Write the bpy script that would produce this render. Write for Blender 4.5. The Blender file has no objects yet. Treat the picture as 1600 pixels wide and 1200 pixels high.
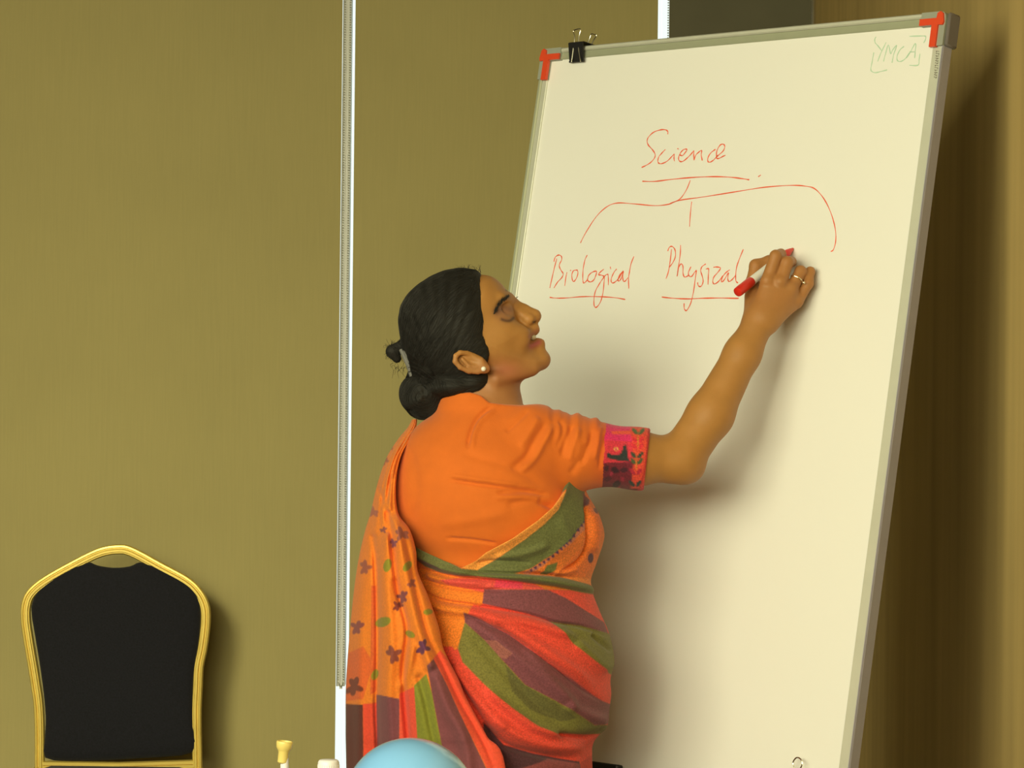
import bpy, math, random
import numpy as np
from mathutils import Vector, Matrix
from mathutils.kdtree import KDTree
random.seed(7); RNG = np.random.default_rng(7)
S = bpy.context.scene
COL = S.collection

# ------------------------------------------------------------------ camera, light, exposure
F, CX, CY, ROLL, CZ = 5200.0, 800.0, 570.0, math.radians(.6), 1.38
cd = bpy.data.cameras.new('camera'); cam = bpy.data.objects.new('camera', cd); COL.objects.link(cam)
cam.matrix_world = Matrix.Translation((0, 0, CZ)) @ Matrix.Rotation(math.pi/2, 4, 'X') @ Matrix.Rotation(ROLL, 4, 'Z')
cd.sensor_width = 36; cd.lens = 36*F/1600; cd.shift_y = -30/1600; cd.clip_end = 100; cd.clip_start = .05
S.camera = cam
vs = S.view_settings; vs.view_transform = 'Standard'; vs.look = 'None'; vs.gamma = 1; vs.use_curve_mapping = False
vs.exposure = 0.0
WARM = (1.0, .955, .615)
def area(name, loc, tgt, size, power, colr=WARM, sy=None):
    l = bpy.data.lights.new(name, 'AREA'); l.energy = power; l.color = colr; l.size = size
    if sy: l.shape = 'RECTANGLE'; l.size_y = sy
    o = bpy.data.objects.new(name, l); COL.objects.link(o); o.location = loc
    o.rotation_euler = (Vector(tgt)-Vector(loc)).to_track_quat('-Z', 'Y').to_euler()
    return o
area('ceiling_lamp', (-1.9, 1.9, 2.65), (.3, 5.0, 1.4), 2.4, 163)
area('ceiling_lamp', (-1.0, .2, 2.65), (.35, 5.0, 1.5), 2.2, 180)
area('blind_fill', (-1.9, 3.2, 2.7), (-1.0, 8.2, .35), .8, 14).data.spread = math.radians(56)  # added lamp that brightens the blinds, beam kept off the right wall
w = bpy.data.worlds.new('daylight'); S.world = w; w.use_nodes = True
bg = w.node_tree.nodes['Background']; bg.inputs[0].default_value = (.93, .97, .93, 1); bg.inputs[1].default_value = 1.25

# ------------------------------------------------------------------ helpers
cR, sR = math.cos(ROLL), math.sin(ROLL)
CAMP = np.array([0, 0, CZ])
def ray(px, py):
    x = (px-CX)/F; z = -(py-CY)/F
    return np.array([x*cR-z*sR, 1.0, x*sR+z*cR])
def P(px, py, Y): return CAMP + ray(px, py)*Y
def proj(p):
    y = p[..., 1]; z = p[..., 2]-CZ; x = p[..., 0]
    return CX+F*(x*cR+z*sR)/y, CY-F*(-x*sR+z*cR)/y
def s2l(c):
    c = np.asarray(c, float)/255.
    return np.where(c <= .04045, c/12.92, ((c+.055)/1.055)**2.4)
LW = s2l((238, 232, 190))/.86
KA = .82
def alb(c, k=1.0): return tuple(np.clip(s2l(c)/LW*k*KA, 0.002, .92))
def raw(c): return tuple(s2l(c))

def tag(o, label=None, cat=None, group=None, kind=None):
    if label: o['label'] = label
    if cat: o['category'] = cat
    if group: o['group'] = group
    if kind: o['kind'] = kind
    return o
def empty(name, loc, label=None, cat=None, group=None):
    o = bpy.data.objects.new(name, None); COL.objects.link(o); o.location = loc; o.empty_display_size = .05
    return tag(o, label, cat, group)
def origin(o):
    v = Vector((0, 0, 0))
    while o is not None: v = v+o.location; o = o.parent
    return np.array(v)
def mesh(name, V, Fc, mat, parent=None, smooth=True, colors=None, loc=None, auto=None):
    V = np.asarray(V, float).reshape(-1, 3)
    if parent is not None: base = origin(parent)
    elif loc is not None: base = np.array(loc, float)
    else: base = np.zeros(3)
    me = bpy.data.meshes.new(name)
    W_ = (V-base).astype(np.float32)
    if isinstance(Fc, np.ndarray):
        n = len(Fc); k = Fc.shape[1]
        me.vertices.add(len(W_)); me.vertices.foreach_set('co', W_.ravel())
        me.loops.add(n*k); me.loops.foreach_set('vertex_index', Fc.astype(np.int32).ravel())
        me.polygons.add(n); me.polygons.foreach_set('loop_start', np.arange(0, n*k, k, dtype=np.int32))
        me.update(calc_edges=True)
    else:
        me.from_pydata([tuple(v) for v in W_], [], [tuple(int(i) for i in f) for f in Fc])
    me.validate()
    if smooth: me.polygons.foreach_set('use_smooth', [True]*len(me.polygons))
    if colors is not None:
        a = me.color_attributes.new('Col', 'FLOAT_COLOR', 'POINT')
        c4 = np.ones((len(V), 4), np.float32); c4[:, :3] = colors; a.data.foreach_set('color', c4.ravel())
    me.materials.append(mat); me.update()
    o = bpy.data.objects.new(name, me); COL.objects.link(o)
    if parent is not None: o.parent = parent
    elif loc is not None: o.location = loc
    if auto:
        try: me.set_sharp_from_angle(angle=math.radians(auto))
        except Exception: pass
    return o
class MB:
    def __init__(s): s.v = []; s.f = []
    def add(s, V, Fc):
        b = len(s.v); s.v += [tuple(map(float, v)) for v in V]; s.f += [tuple(int(i)+b for i in f) for f in Fc]; return s
    def box(s, lo, hi, ax=None, org=None, bev=0):
        lo = np.array(lo, float); hi = np.array(hi, float)
        if bev > 0:
            V = []
            for k in range(8):
                sg = np.array([(k >> i) & 1 for i in range(3)])
                for a in range(3):
                    p = np.where(sg == 1, hi, lo).astype(float); 
                    for b_ in range(3):
                        if b_ != a: p[b_] += (-bev if sg[b_] else bev)
                    V.append(p)
            import bmesh
            bm = bmesh.new(); [bm.verts.new(p) for p in V]
            bmesh.ops.convex_hull(bm, input=bm.verts); bm.verts.index_update()
            bmesh.ops.dissolve_limit(bm, angle_limit=.01, verts=bm.verts, edges=bm.edges)
            bm.verts.index_update(); V = [tuple(v.co) for v in bm.verts]; Fc = [[v.index for v in f.verts] for f in bm.faces]; bm.free()
        else:
            V = [(x, y, z) for z in (lo[2], hi[2]) for y in (lo[1], hi[1]) for x in (lo[0], hi[0])]
            Fc = [(0, 2, 3, 1), (4, 5, 7, 6), (0, 1, 5, 4), (2, 6, 7, 3), (0, 4, 6, 2), (1, 3, 7, 5)]
        if ax is not None: V = [np.array(org)+v[0]*ax[0]+v[1]*ax[1]+v[2]*ax[2] for v in V]
        return s.add(V, Fc)
    def lathe(s, prof, c, n=32, axis=(0, 0, 1), caps=True):
        ax = np.array(axis, float); ax /= np.linalg.norm(ax)
        u = np.cross(ax, [1, 0, 0]);
        if np.linalg.norm(u) < .1: u = np.cross(ax, [0, 1, 0])
        u /= np.linalg.norm(u); v = np.cross(ax, u); c = np.array(c, float)
        V = [c+ax*h+(u*math.cos(2*math.pi*k/n)+v*math.sin(2*math.pi*k/n))*r for r, h in prof for k in range(n)]
        Fc = [(i*n+k, i*n+(k+1) % n, (i+1)*n+(k+1) % n, (i+1)*n+k) for i in range(len(prof)-1) for k in range(n)]
        if caps: Fc += [tuple(range(n))[::-1], tuple((len(prof)-1)*n+k for k in range(n))]
        return s.add(V, Fc)
    def sweep(s, pts, prof, up, closed=False):
        """prof: list of (side, up) offsets; side = cross(tangent, up)"""
        pts = np.array(pts, float); n = len(pts); m = len(prof); V = []
        for i in range(n):
            a = pts[(i-1) % n] if (closed or i) else pts[i]; b = pts[(i+1) % n] if (closed or i < n-1) else pts[i]
            t = b-a; t /= np.linalg.norm(t)+1e-12; u_ = np.array(up, float); sd = np.cross(t, u_); sd /= np.linalg.norm(sd)+1e-12; u2 = np.cross(sd, t)
            V += [pts[i]+sd*p[0]+u2*p[1] for p in prof]
        Fc = []
        for i in range(n if closed else n-1):
            j = (i+1) % n
            Fc += [(i*m+k, i*m+(k+1) % m, j*m+(k+1) % m, j*m+k) for k in range(m)]
        if not closed: Fc += [tuple(range(m))[::-1], tuple((n-1)*m+k for k in range(m))]
        return s.add(V, Fc)
    def tube(s, pts, r, n=8, up=(.13, .9, .31)):
        return s.sweep(pts, [(r*math.cos(2*math.pi*k/n), r*math.sin(2*math.pi*k/n)) for k in range(n)], up)
    def ball(s, c, r, nu=12, nv=8):
        c = np.array(c, float); r = np.array(r if hasattr(r, '__len__') else (r, r, r), float)
        prof = [(math.sin(math.pi*i/nv), -math.cos(math.pi*i/nv)) for i in range(nv+1)]
        V = [c+r*np.array([p[0]*math.cos(2*math.pi*k/nu), p[0]*math.sin(2*math.pi*k/nu), p[1]]) for p in prof for k in range(nu)]
        Fc = [(i*nu+k, i*nu+(k+1) % nu, (i+1)*nu+(k+1) % nu, (i+1)*nu+k) for i in range(nv) for k in range(nu)]
        return s.add(V, Fc)
    def out(s, name, mat, parent=None, smooth=True, auto=35, loc=None):
        return mesh(name, s.v, s.f, mat, parent, smooth, None, loc, auto)
def catmull(pts, sub=6, closed=False):
    p = np.array(pts, float); n = len(p); out = []
    if n < 3 and not closed: 
        return np.array([p[0]+(p[-1]-p[0])*t for t in np.linspace(0, 1, sub+1)])
    for i in range(n if closed else n-1):
        g = (lambda k: p[k % n]) if closed else (lambda k: p[min(max(k, 0), n-1)])
        a, b, c, d = g(i-1), g(i), g(i+1), g(i+2)
        for t in np.arange(sub)/sub:
            out.append(.5*((2*b)+(-a+c)*t+(2*a-5*b+4*c-d)*t*t+(-a+3*b-3*c+d)*t**3))
    if not closed: out.append(p[-1])
    return np.array(out)

# ------------------------------------------------------------------ materials
def mat(name, color=(.5, .5, .5), rough=.6, metal=0., vcol=False, noise=None, bump=None, emit=None, sub=0, coat=0, sheen=0, spec=None, alpha=None, streak=None):
    """noise=(scale, amount, detail); bump=(scale, strength, dist); streak=(vector scale xyz, amount)"""
    m = bpy.data.materials.new(name); m.use_nodes = True; nt = m.node_tree; b = nt.nodes['Principled BSDF']
    L = nt.links.new; N = nt.nodes.new
    b.inputs['Roughness'].default_value = rough; b.inputs['Metallic'].default_value = metal
    if spec is not None: b.inputs['Specular IOR Level'].default_value = spec
    tc = N('ShaderNodeTexCoord')
    if vcol:
        a = N('ShaderNodeVertexColor'); a.layer_name = 'Col'; src = a.outputs[0]
    else:
        r = N('ShaderNodeRGB'); r.outputs[0].default_value = (*color, 1); src = r.outputs[0]
    def mul(src, fac_socket, amt):
        mr = N('ShaderNodeMapRange'); L(fac_socket, mr.inputs[0]); mr.inputs[1].default_value = .25; mr.inputs[2].default_value = .75
        mr.inputs[3].default_value = 1-amt; mr.inputs[4].default_value = 1+amt
        mx = N('ShaderNodeVectorMath'); mx.operation = 'SCALE'; L(src, mx.inputs[0]); L(mr.outputs[0], mx.inputs[3]); return mx.outputs[0]
    if noise:
        t = N('ShaderNodeTexNoise'); t.inputs['Scale'].default_value = noise[0]; t.inputs['Detail'].default_value = noise[2] if len(noise) > 2 else 4
        L(tc.outputs['Object'], t.inputs['Vector']); src = mul(src, t.outputs[0], noise[1])
    if streak:
        mp = N('ShaderNodeMapping'); mp.inputs['Scale'].default_value = streak[0]; L(tc.outputs['Object'], mp.inputs[0])
        t = N('ShaderNodeTexNoise'); t.inputs['Scale'].default_value = 1; t.inputs['Detail'].default_value = 6; L(mp.outputs[0], t.inputs['Vector'])
        src = mul(src, t.outputs[0], streak[1])
    L(src, b.inputs['Base Color'])
    if bump:
        t = N('ShaderNodeTexNoise'); t.inputs['Detail'].default_value = 3
        if hasattr(bump[0], '__len__'):
            mp = N('ShaderNodeMapping'); mp.inputs['Scale'].default_value = bump[0]; L(tc.outputs['Object'], mp.inputs[0]); L(mp.outputs[0], t.inputs['Vector']); t.inputs['Scale'].default_value = 1
        else:
            t.inputs['Scale'].default_value = bump[0]; L(tc.outputs['Object'], t.inputs['Vector'])
        bn = N('ShaderNodeBump'); bn.inputs['Strength'].default_value = bump[1]; bn.inputs['Distance'].default_value = bump[2]
        L(t.outputs[0], bn.inputs['Height']); L(bn.outputs[0], b.inputs['Normal'])
    if emit: b.inputs['Emission Color'].default_value = (*emit[0], 1); b.inputs['Emission Strength'].default_value = emit[1]
    if sub:
        b.inputs['Subsurface Weight'].default_value = sub; b.inputs['Subsurface Radius'].default_value = (.012, .005, .003); b.inputs['Subsurface Scale'].default_value = .6
    if coat: b.inputs['Coat Weight'].default_value = coat; b.inputs['Coat Roughness'].default_value = .15
    if sheen: b.inputs['Sheen Weight'].default_value = sheen; b.inputs['Sheen Roughness'].default_value = .5
    return m
M = {}
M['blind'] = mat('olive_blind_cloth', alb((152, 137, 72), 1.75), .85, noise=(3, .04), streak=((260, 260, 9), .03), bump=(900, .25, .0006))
M['blind_dark'] = mat('olive_blind_darker_tone', alb((104, 98, 62), 1.25), .85, noise=(6, .08), bump=(900, .25, .0006))  # blind in a darker olive tone than the other two
M['wood'] = mat('honey_wood_panel', alb((190, 160, 84), 1.25), .9, spec=.12, noise=(2.0, .06), streak=((9, 9, .7), .16), bump=((60, 60, 3), .1, .001))
M['paint'] = mat('cream_wall_paint', alb((150, 140, 100)), .8, noise=(4, .03))
M['ceil'] = mat('ceiling_paint', alb((170, 165, 130)), .9, noise=(5, .02))
M['carpet'] = mat('brown_carpet', alb((80, 62, 42)), .95, noise=(120, .25), bump=(500, .5, .003))
M['alu'] = mat('window_aluminium', raw((215, 218, 205)), .35, .6, noise=(20, .03))
M['white_board'] = mat('white_enamel', (.865, .86, .85), .42, noise=(2, .01), spec=.25)
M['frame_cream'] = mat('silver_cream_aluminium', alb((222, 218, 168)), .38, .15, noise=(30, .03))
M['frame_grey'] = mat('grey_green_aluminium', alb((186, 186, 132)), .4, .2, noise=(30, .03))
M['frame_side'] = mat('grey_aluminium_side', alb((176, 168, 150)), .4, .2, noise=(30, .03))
M['corner_grey'] = mat('grey_corner_plastic', alb((165, 165, 125)), .55, noise=(40, .04))
M['corner_dark'] = mat('dark_grey_corner_plastic', alb((120, 110, 88)), .6, noise=(40, .04))
M['red_plastic'] = mat('orange_red_plastic', alb((240, 80, 35)), .4, noise=(40, .03))
M['black_plastic'] = mat('black_plastic', (.012, .012, .014), .45, noise=(60, .1))
M['steel'] = mat('bright_wire', (.75, .72, .6), .25, 1., noise=(60, .05))
M['ink_red'] = mat('red_ink', alb((238, 96, 52), 1.25), .6, noise=(260, .12))
M['ink_green'] = mat('faded_green_ink', alb((196, 222, 165), 1.1), .6, noise=(200, .03))
M['ink_dark'] = mat('dark_print', alb((150, 140, 105)), .6, noise=(300, .15))
M['gold'] = mat('gold_lacquer', alb((240, 205, 84), 1.15), .32, .35, noise=(25, .05))
M['chair_cloth'] = mat('black_upholstery', alb((26, 25, 26)), .95, noise=(220, .35), bump=(700, .4, .001), sheen=.05)
M['skin'] = mat('skin', vcol=True, rough=.52, noise=(55, .05), bump=(420, .12, .0008), sub=.12, spec=.35)
M['hair'] = mat('black_hair', (.014, .013, .012), .72, noise=(40, .3), bump=(260, .25, .001), spec=.3)
M['hair_strand'] = mat('black_hair_strand', (.024, .022, .020), .6, noise=(60, .3), spec=.3)
M['blouse'] = mat('orange_cotton', vcol=True, rough=.85, noise=(38, .05), bump=(850, .35, .0008), sheen=.15)
M['saree'] = mat('printed_saree_cotton', vcol=True, rough=.85, noise=(420, .30, 2), bump=(600, .4, .001), sheen=.12)
M['pallu'] = mat('printed_pallu_cotton', vcol=True, rough=.85, noise=(300, .12, 2), bump=(600, .4, .001), sheen=.12)
M['pearl'] = mat('pearl', (.85, .82, .75), .2, 0, noise=(50, .02), coat=.5)
M['ring_metal'] = mat('silver_gold_ring', (.8, .72, .5), .25, 1, noise=(50, .05))
M['eye'] = mat('dark_eye', (.03, .018, .012), .2, noise=(80, .1), coat=.5)
M['teeth'] = mat('teeth', (.62, .58, .45), .35, noise=(80, .04))
M['clip_grey'] = mat('translucent_grey_plastic', alb((120, 115, 92)), .45, noise=(60, .1))
M['marker_white'] = mat('white_barrel', (.86, .86, .84), .35, noise=(60, .02))
M['marker_red'] = mat('red_marker_cap', alb((232, 48, 28)), .35, noise=(60, .04))
M['balloon'] = mat('pale_blue_rubber', alb((140, 200, 218), 1.0), .22, noise=(20, .03), coat=.6)
M['yellow'] = mat('pale_yellow_plastic', alb((236, 208, 100)), .4, noise=(60, .05))
M['ivory'] = mat('ivory_plastic', alb((240, 232, 196)), .4, noise=(60, .03))
M['bottle'] = mat('milky_bottle', (.6, .62, .55), .3, noise=(30, .03))
M['table'] = mat('brown_table_wood', (.13, .07, .035), .4, streak=((4, 60, 60), .25))
M['bead'] = mat('plastic_bead', (.45, .45, .36), .4, noise=(90, .05))
M['hedge'] = mat('outdoor_hedge', (.05, .09, .05), .9, noise=(8, .4), bump=(30, .8, .05))
M['concrete'] = mat('outdoor_concrete', (.7, .72, .7), .9, noise=(5, .08))
g = bpy.data.materials.new('window_glass'); g.use_nodes = True; nt = g.node_tree
for n in list(nt.nodes): nt.nodes.remove(n)
o_ = nt.nodes.new('ShaderNodeOutputMaterial'); mx = nt.nodes.new('ShaderNodeMixShader'); tr = nt.nodes.new('ShaderNodeBsdfTransparent'); gl = nt.nodes.new('ShaderNodeBsdfGlossy')
tr.inputs[0].default_value = (.93, .97, .95, 1); gl.inputs['Roughness'].default_value = .03; fr = nt.nodes.new('ShaderNodeFresnel'); fr.inputs[0].default_value = 1.45
nt.links.new(fr.outputs[0], mx.inputs[0]); nt.links.new(tr.outputs[0], mx.inputs[1]); nt.links.new(gl.outputs[0], mx.inputs[2]); nt.links.new(mx.outputs[0], o_.inputs[0])
M['glass'] = g

# ------------------------------------------------------------------ room shell
XR, XL, YB, YF, ZC = P(1272, 20, 8.2)[0], -3.2, 8.32, -2.6, 2.8
def struct(name, lo, hi, m, **k):
    o = MB().box(lo, hi).out(name, m, smooth=False); o['kind'] = 'structure'; return o
struct('floor', (XL-.2, YF-.2, -.1), (XR+.2, YB+.2, 0), M['carpet'])
struct('ceiling', (XL-.2, YF-.2, ZC), (XR+.2, YB+.2, ZC+.1), M['ceil'])
struct('wall_right', (XR, YF, 0), (XR+.15, YB+.2, ZC), M['wood'])
struct('wall_left', (XL-.15, YF, 0), (XL, YB+.2, ZC), M['paint'])
struct('wall_front', (XL-.15, YF-.15, 0), (XR+.15, YF, ZC), M['paint'])
struct('wall_back', (XL, YB, 0), (XR, YB+.15, .22), M['paint'])
struct('trim_1', (XL, YB-.17, 2.36), (XR, YB+.15, ZC), M['paint'])        # pelmet box over the blinds
g1 = (P(543, 300, YB)[0]); g2 = P(1036, 30, YB)[0]
edges = [XL, g1, g2, XR]
for i in range(3):
    a, b = edges[i], edges[i+1]
    wv = bpy.data.objects.new('window_%d' % (i+1), None); COL.objects.link(wv); wv.location = ((a+b)/2, YB+.08, .22); wv['kind'] = 'structure'
    fb = MB().box((a, YB+.05, .22), (b, YB+.11, .27)).box((a, YB+.05, 2.31), (b, YB+.11, 2.36))
    fb.out('window_frame', M['alu'], wv, smooth=False)
    MB().box((a+.001, YB+.07, .27), (b-.001, YB+.076, 2.31)).out('pane', M['glass'], wv, smooth=False)
# slim mullion seen in the left gap
mu = MB().box((P(533.5, 300, 8.24)[0], 8.236, P(530, 1072, 8.24)[2]), (P(546.5, 300, 8.24)[0], 8.30, 2.31)).box((P(538.5, 300, 8.24)[0], 8.233, P(530, 1076, 8.24)[2]), (P(543, 300, 8.24)[0], 8.2365, 2.31)).out('trim_2', M['white_board'], smooth=False); mu['kind'] = 'structure'
def bead_chain(xc, half, z0, z1, parent, y):
    V = []; Fc = []
    def bead(c, r=.0023):
        b = len(V); x, yy, z = c
        for d in ((r, 0, 0), (-r, 0, 0), (0, r, 0), (0, -r, 0), (0, 0, r), (0, 0, -r)): V.append((x+d[0], yy+d[1], z+d[2]))
        for f in ((0, 2, 4), (2, 1, 4), (1, 3, 4), (3, 0, 4), (2, 0, 5), (1, 2, 5), (3, 1, 5), (0, 3, 5)): Fc.append(tuple(b+i for i in f))
    z = z1
    while z > z0+half:
        for s in (-1, 1): bead((xc+s*half, y-(.004 if s < 0 else -.004), z))
        z -= .0062
    for k in range(1, 9):
        t = math.pi*k/9; bead((xc-half*math.cos(t), y, z0+half-half*2.2*math.sin(t)))
    o = mesh('bead_chain', V, Fc, M['bead'], parent, True); o['kind'] = 'stuff'
YBL = 8.22
def blind(px0, px1, m, label, chain=None, x0=None, x1=None):
    xa = P(px0, 300, YBL)[0] if x0 is None else x0; xb = P(px1, 300, YBL)[0] if x1 is None else x1
    r = empty('roller_blind', ((xa+xb)/2, YBL, .27), label, 'blind', 'roller blinds along the window wall')
    nx = 40; zs = np.linspace(.30, 2.33, 12); V = []; Fc = []
    for z in zs:
        for i in range(nx+1):
            x = xa+(xb-xa)*i/nx; V.append((x, YBL+.0015*math.sin(x*9+z), z))
    n1 = len(V); V += [(v[0], v[1]+.0008, v[2]) for v in V]
    for j in range(len(zs)-1):
        for i in range(nx):
            a = j*(nx+1)+i; Fc.append((a, a+1, a+nx+2, a+nx+1)); Fc.append((n1+a, n1+a+nx+1, n1+a+nx+2, n1+a+1))
    mesh('fabric', V, Fc, m, r)
    MB().lathe([(.021, 0), (.021, xb-xa)], (xa, YBL+.024, 2.335), 20, (1, 0, 0)).out('roller_tube', M['alu'], r)
    MB().box((xa, YBL-.006, .285), (xb, YBL+.008, .305), bev=.002).out('bottom_rail', M['alu'], r)
    if chain: bead_chain(chain[0], chain[1], chain[2], 2.34, r, YBL+.004)
    return r
xg = P(541, 300, YBL)[0]
xa1 = P(532.5, 300, YBL)[0]; xb1 = P(552.5, 300, YBL)[0]
blind(0, 0, M['blind'], 'wide olive roller blind behind the gold chair, leftmost of the three', (P(540.5, 300, YBL)[0], .0062, P(530, 1068, YBL)[2]), x0=XL+.02, x1=xa1)
blind(0, 0, M['blind'], 'olive roller blind behind the woman, between the two bright slits', None, x0=xb1, x1=P(1028, 30, YBL)[0])
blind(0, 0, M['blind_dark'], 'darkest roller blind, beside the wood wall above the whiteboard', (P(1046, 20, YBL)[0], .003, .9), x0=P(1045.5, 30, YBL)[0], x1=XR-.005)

# ------------------------------------------------------------------ whiteboard on easel
TLp, TRp = (850, 78), (1483, 18)
Yr = 4.885; Yl = Yr*ray(*TRp)[2]/ray(*TLp)[2]
A = P(*TLp, Yl); BH = P(*TRp, Yr)-A; BW = np.linalg.norm(BH); BH /= BW
BD = np.cross(BH, np.cross(ray(*TRp), ray(1329, 1200))); BD /= np.linalg.norm(BD)
if BD[2] > 0: BD = -BD
BN = np.cross(BH, BD); BN = BN if BN[1] < 0 else -BN
HB = 1.185
def bp(s, t, n=0.): return A+BH*s+BD*t+BN*n
def hit(px, py, n=0.):
    r = ray(px, py); t = np.dot(A+BN*n-CAMP, BN)/np.dot(r, BN); return CAMP+r*t
AX = (BH, BD, BN)

cen = bp(BW/2, HB)
board = empty('whiteboard_easel', (cen[0]+.12, cen[1]+.14, 0), 'tilted white flip-chart board with aluminium frame and red corner clips, written on in red', 'whiteboard')
MB().box((.012, .012, -.014), (BW-.012, HB-.012, -.002), AX, A).out('writing_surface', M['white_board'], board, smooth=False)
MB().box((.008, .008, -.018), (BW-.008, HB-.008, -.0142), AX, A).out('back_panel', M['frame_side'], board, smooth=False)
def rail(name, a, b, inward, m1, m2, w=.02, lip=.008):
    """extruded rail: outer rounded bead + inner flat lip, two parts"""
    a = np.array(a, float); b = np.array(b, float); inward = np.array(inward, float)
    prof = [(0, -.0165), (0, .001), (.002, .0035), (lip-.002, .0035), (lip, .001), (lip, -.0005), (lip, -.0165)]
    V = []; m = len(prof)
    for p in (a, b):
        for q in prof:
            s, t = p+inward*q[0]; V.append(bp(s, t, q[1]))
    Fc = [(k, (k+1) % m, m+(k+1) % m, m+k) for k in range(m)]+[tuple(range(m)), tuple(range(2*m-1, m-1, -1))]
    f = MB().add(V, Fc).out('frame_rail', m1, board, auto=20)
    prof = [(lip+.0003, -.012), (lip+.0003, .0005), (w-.001, .0012), (w, .0004), (w, -.0015), (w, -.012)]
    V = []; m = len(prof)
    for p in (a, b):
        for q in prof:
            s, t = p+inward*q[0]; V.append(bp(s, t, q[1]))
    Fc = [(k, (k+1) % m, m+(k+1) % m, m+k) for k in range(m)]+[tuple(range(m)), tuple(range(2*m-1, m-1, -1))]
    MB().add(V, Fc).out('frame_lip', m2, f, auto=20)
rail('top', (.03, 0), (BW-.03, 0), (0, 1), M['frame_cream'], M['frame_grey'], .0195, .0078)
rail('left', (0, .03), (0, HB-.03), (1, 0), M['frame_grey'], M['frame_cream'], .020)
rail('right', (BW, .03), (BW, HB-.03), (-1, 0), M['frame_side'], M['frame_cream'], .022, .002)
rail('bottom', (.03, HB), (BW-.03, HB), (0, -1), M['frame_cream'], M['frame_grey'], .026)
def corner(s0, t0, ds, dt):
    L_ = .048; w_ = .021; out = []
    def q(s, t): return (s0+ds*s, t0+dt*t)
    poly = [q(L_, 0), q(.010, 0), q(.004, .002), q(.001, .006), q(0, .012), q(0, L_+.004), q(w_, L_+.004), q(w_, w_), q(L_, w_)]
    V = [bp(a, b, .0055) for a, b in poly]+[bp(a, b, -.022) for a, b in poly]; n = len(poly)
    Fc = [tuple(range(n)), tuple(range(2*n-1, n-1, -1))]+[(k, (k+1) % n, n+(k+1) % n, n+k) for k in range(n)]
    c = MB().add(V, Fc).out('corner_cap', M['corner_grey'], board, smooth=False)
    sz = [(.0155, .0105), (L_+.0, .0105), (L_+.0, .0205), (.0235, .0205), (.0235, L_+.006), (.0115, L_+.006), (.0115, .021), (.003, .0215), (.001, .017), (.004, .0035), (.009, .0005), (.0145, .003)]
    poly = [q(*p) for p in sz]; n = len(poly)
    V = [bp(a, b, .0085) for a, b in poly]+[bp(a, b, .0035) for a, b in poly]
    Fc = [tuple(range(n)), tuple(range(2*n-1, n-1, -1))]+[(k, (k+1) % n, n+(k+1) % n, n+k) for k in range(n)]
    o = MB().add(V, Fc).out('red_insert', M['red_plastic'], c, smooth=False)
    if ds < 0:
        MB().box((BW-.001, min(t0, t0+dt*L_)+.001-.002*(dt < 0), -.024), (BW+.0045, max(t0, t0+dt*L_)+.004, .002), AX, A, bev=.003).out('corner_pad', M['corner_dark'], c, smooth=False)
for s0, t0, ds, dt in ((0, 0, 1, 1), (BW, 0, -1, 1), (0, HB, 1, -1), (BW, HB, -1, -1)): corner(s0, t0, ds, dt)
# tray
MB().box((.02, HB+.002, -.02), (BW-.10, HB+.010, .06), AX, A, bev=.002).out('pen_tray', M['black_plastic'], board, smooth=False)
MB().box((.02, HB-.006, .052), (BW-.10, HB+.002, .06), AX, A, bev=.001).out('tray_lip', M['black_plastic'], board, smooth=False)
qc = hit(952, 1193)-A; sc_, tc_ = float(qc@BH), float(qc@BD)
MB().box((sc_-.034, tc_, .0015), (sc_+.034, HB+.004, .016), AX, A, bev=.002).out('tray_clamp', M['black_plastic'], board, smooth=False)
# easel legs behind
bx = -BN*np.array([1, 1, 0]); bx /= np.linalg.norm(bx)
hh = np.array([BH[0], BH[1], 0])
for s in (.12, BW-.12):
    t0 = bp(s, .25, -.030); t1 = bp(s, HB, -.030); d = (t1-t0)/np.linalg.norm(t1-t0); t1 = t0+d*(t0[2]-.012)/(-d[2])
    MB().tube([t0, t1], .011, 12).out('leg', M['frame_side'], board)
rr = bp(BW/2, .30, -.03)
back_leg_end = np.array([min(rr[0]+.05, XR-.05), rr[1]+.16, .012])
MB().tube([rr, back_leg_end], .011, 12).out('leg', M['frame_side'], board)
MB().box((.08, .28, -.045), (BW-.08, .31, -.02), AX, A, bev=.002).out('cross_bar', M['frame_side'], board, smooth=False)

def strokes(name, lists, sc, org, m, wpx=2.3, parent=board, lift=.0004):
    first = None
    for st in lists:
        mb = MB()
        pts = catmull([(org[0]+x/sc, org[1]+y/sc) for x, y in st], 5)
        n = len(pts); W3 = np.array([hit(px, py, lift-.002) for px, py in pts])
        hw = wpx*.5*Yr/F
        tan = np.gradient(W3, axis=0); tan /= np.linalg.norm(tan, axis=1)[:, None]+1e-9
        sd = np.cross(tan, BN); V = []
        for i in range(n):
            wv_ = hw*(.8+.25*math.sin(i*.9+len(st)))
            for a, b in ((-1, 0), (-.7, 1), (.7, 1), (1, 0)): V.append(W3[i]+sd[i]*wv_*a+BN*.0003*b)
        Fc = [(i*4+k, i*4+k+1, i*4+k+5, i*4+k+4) for i in range(n-1) for k in range(3)]
        mb.add(V, Fc)
        o = mb.out(name if first is None else 'pen_stroke', m, parent if first is None else first, smooth=False)
        first = first or o
    return first
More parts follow.
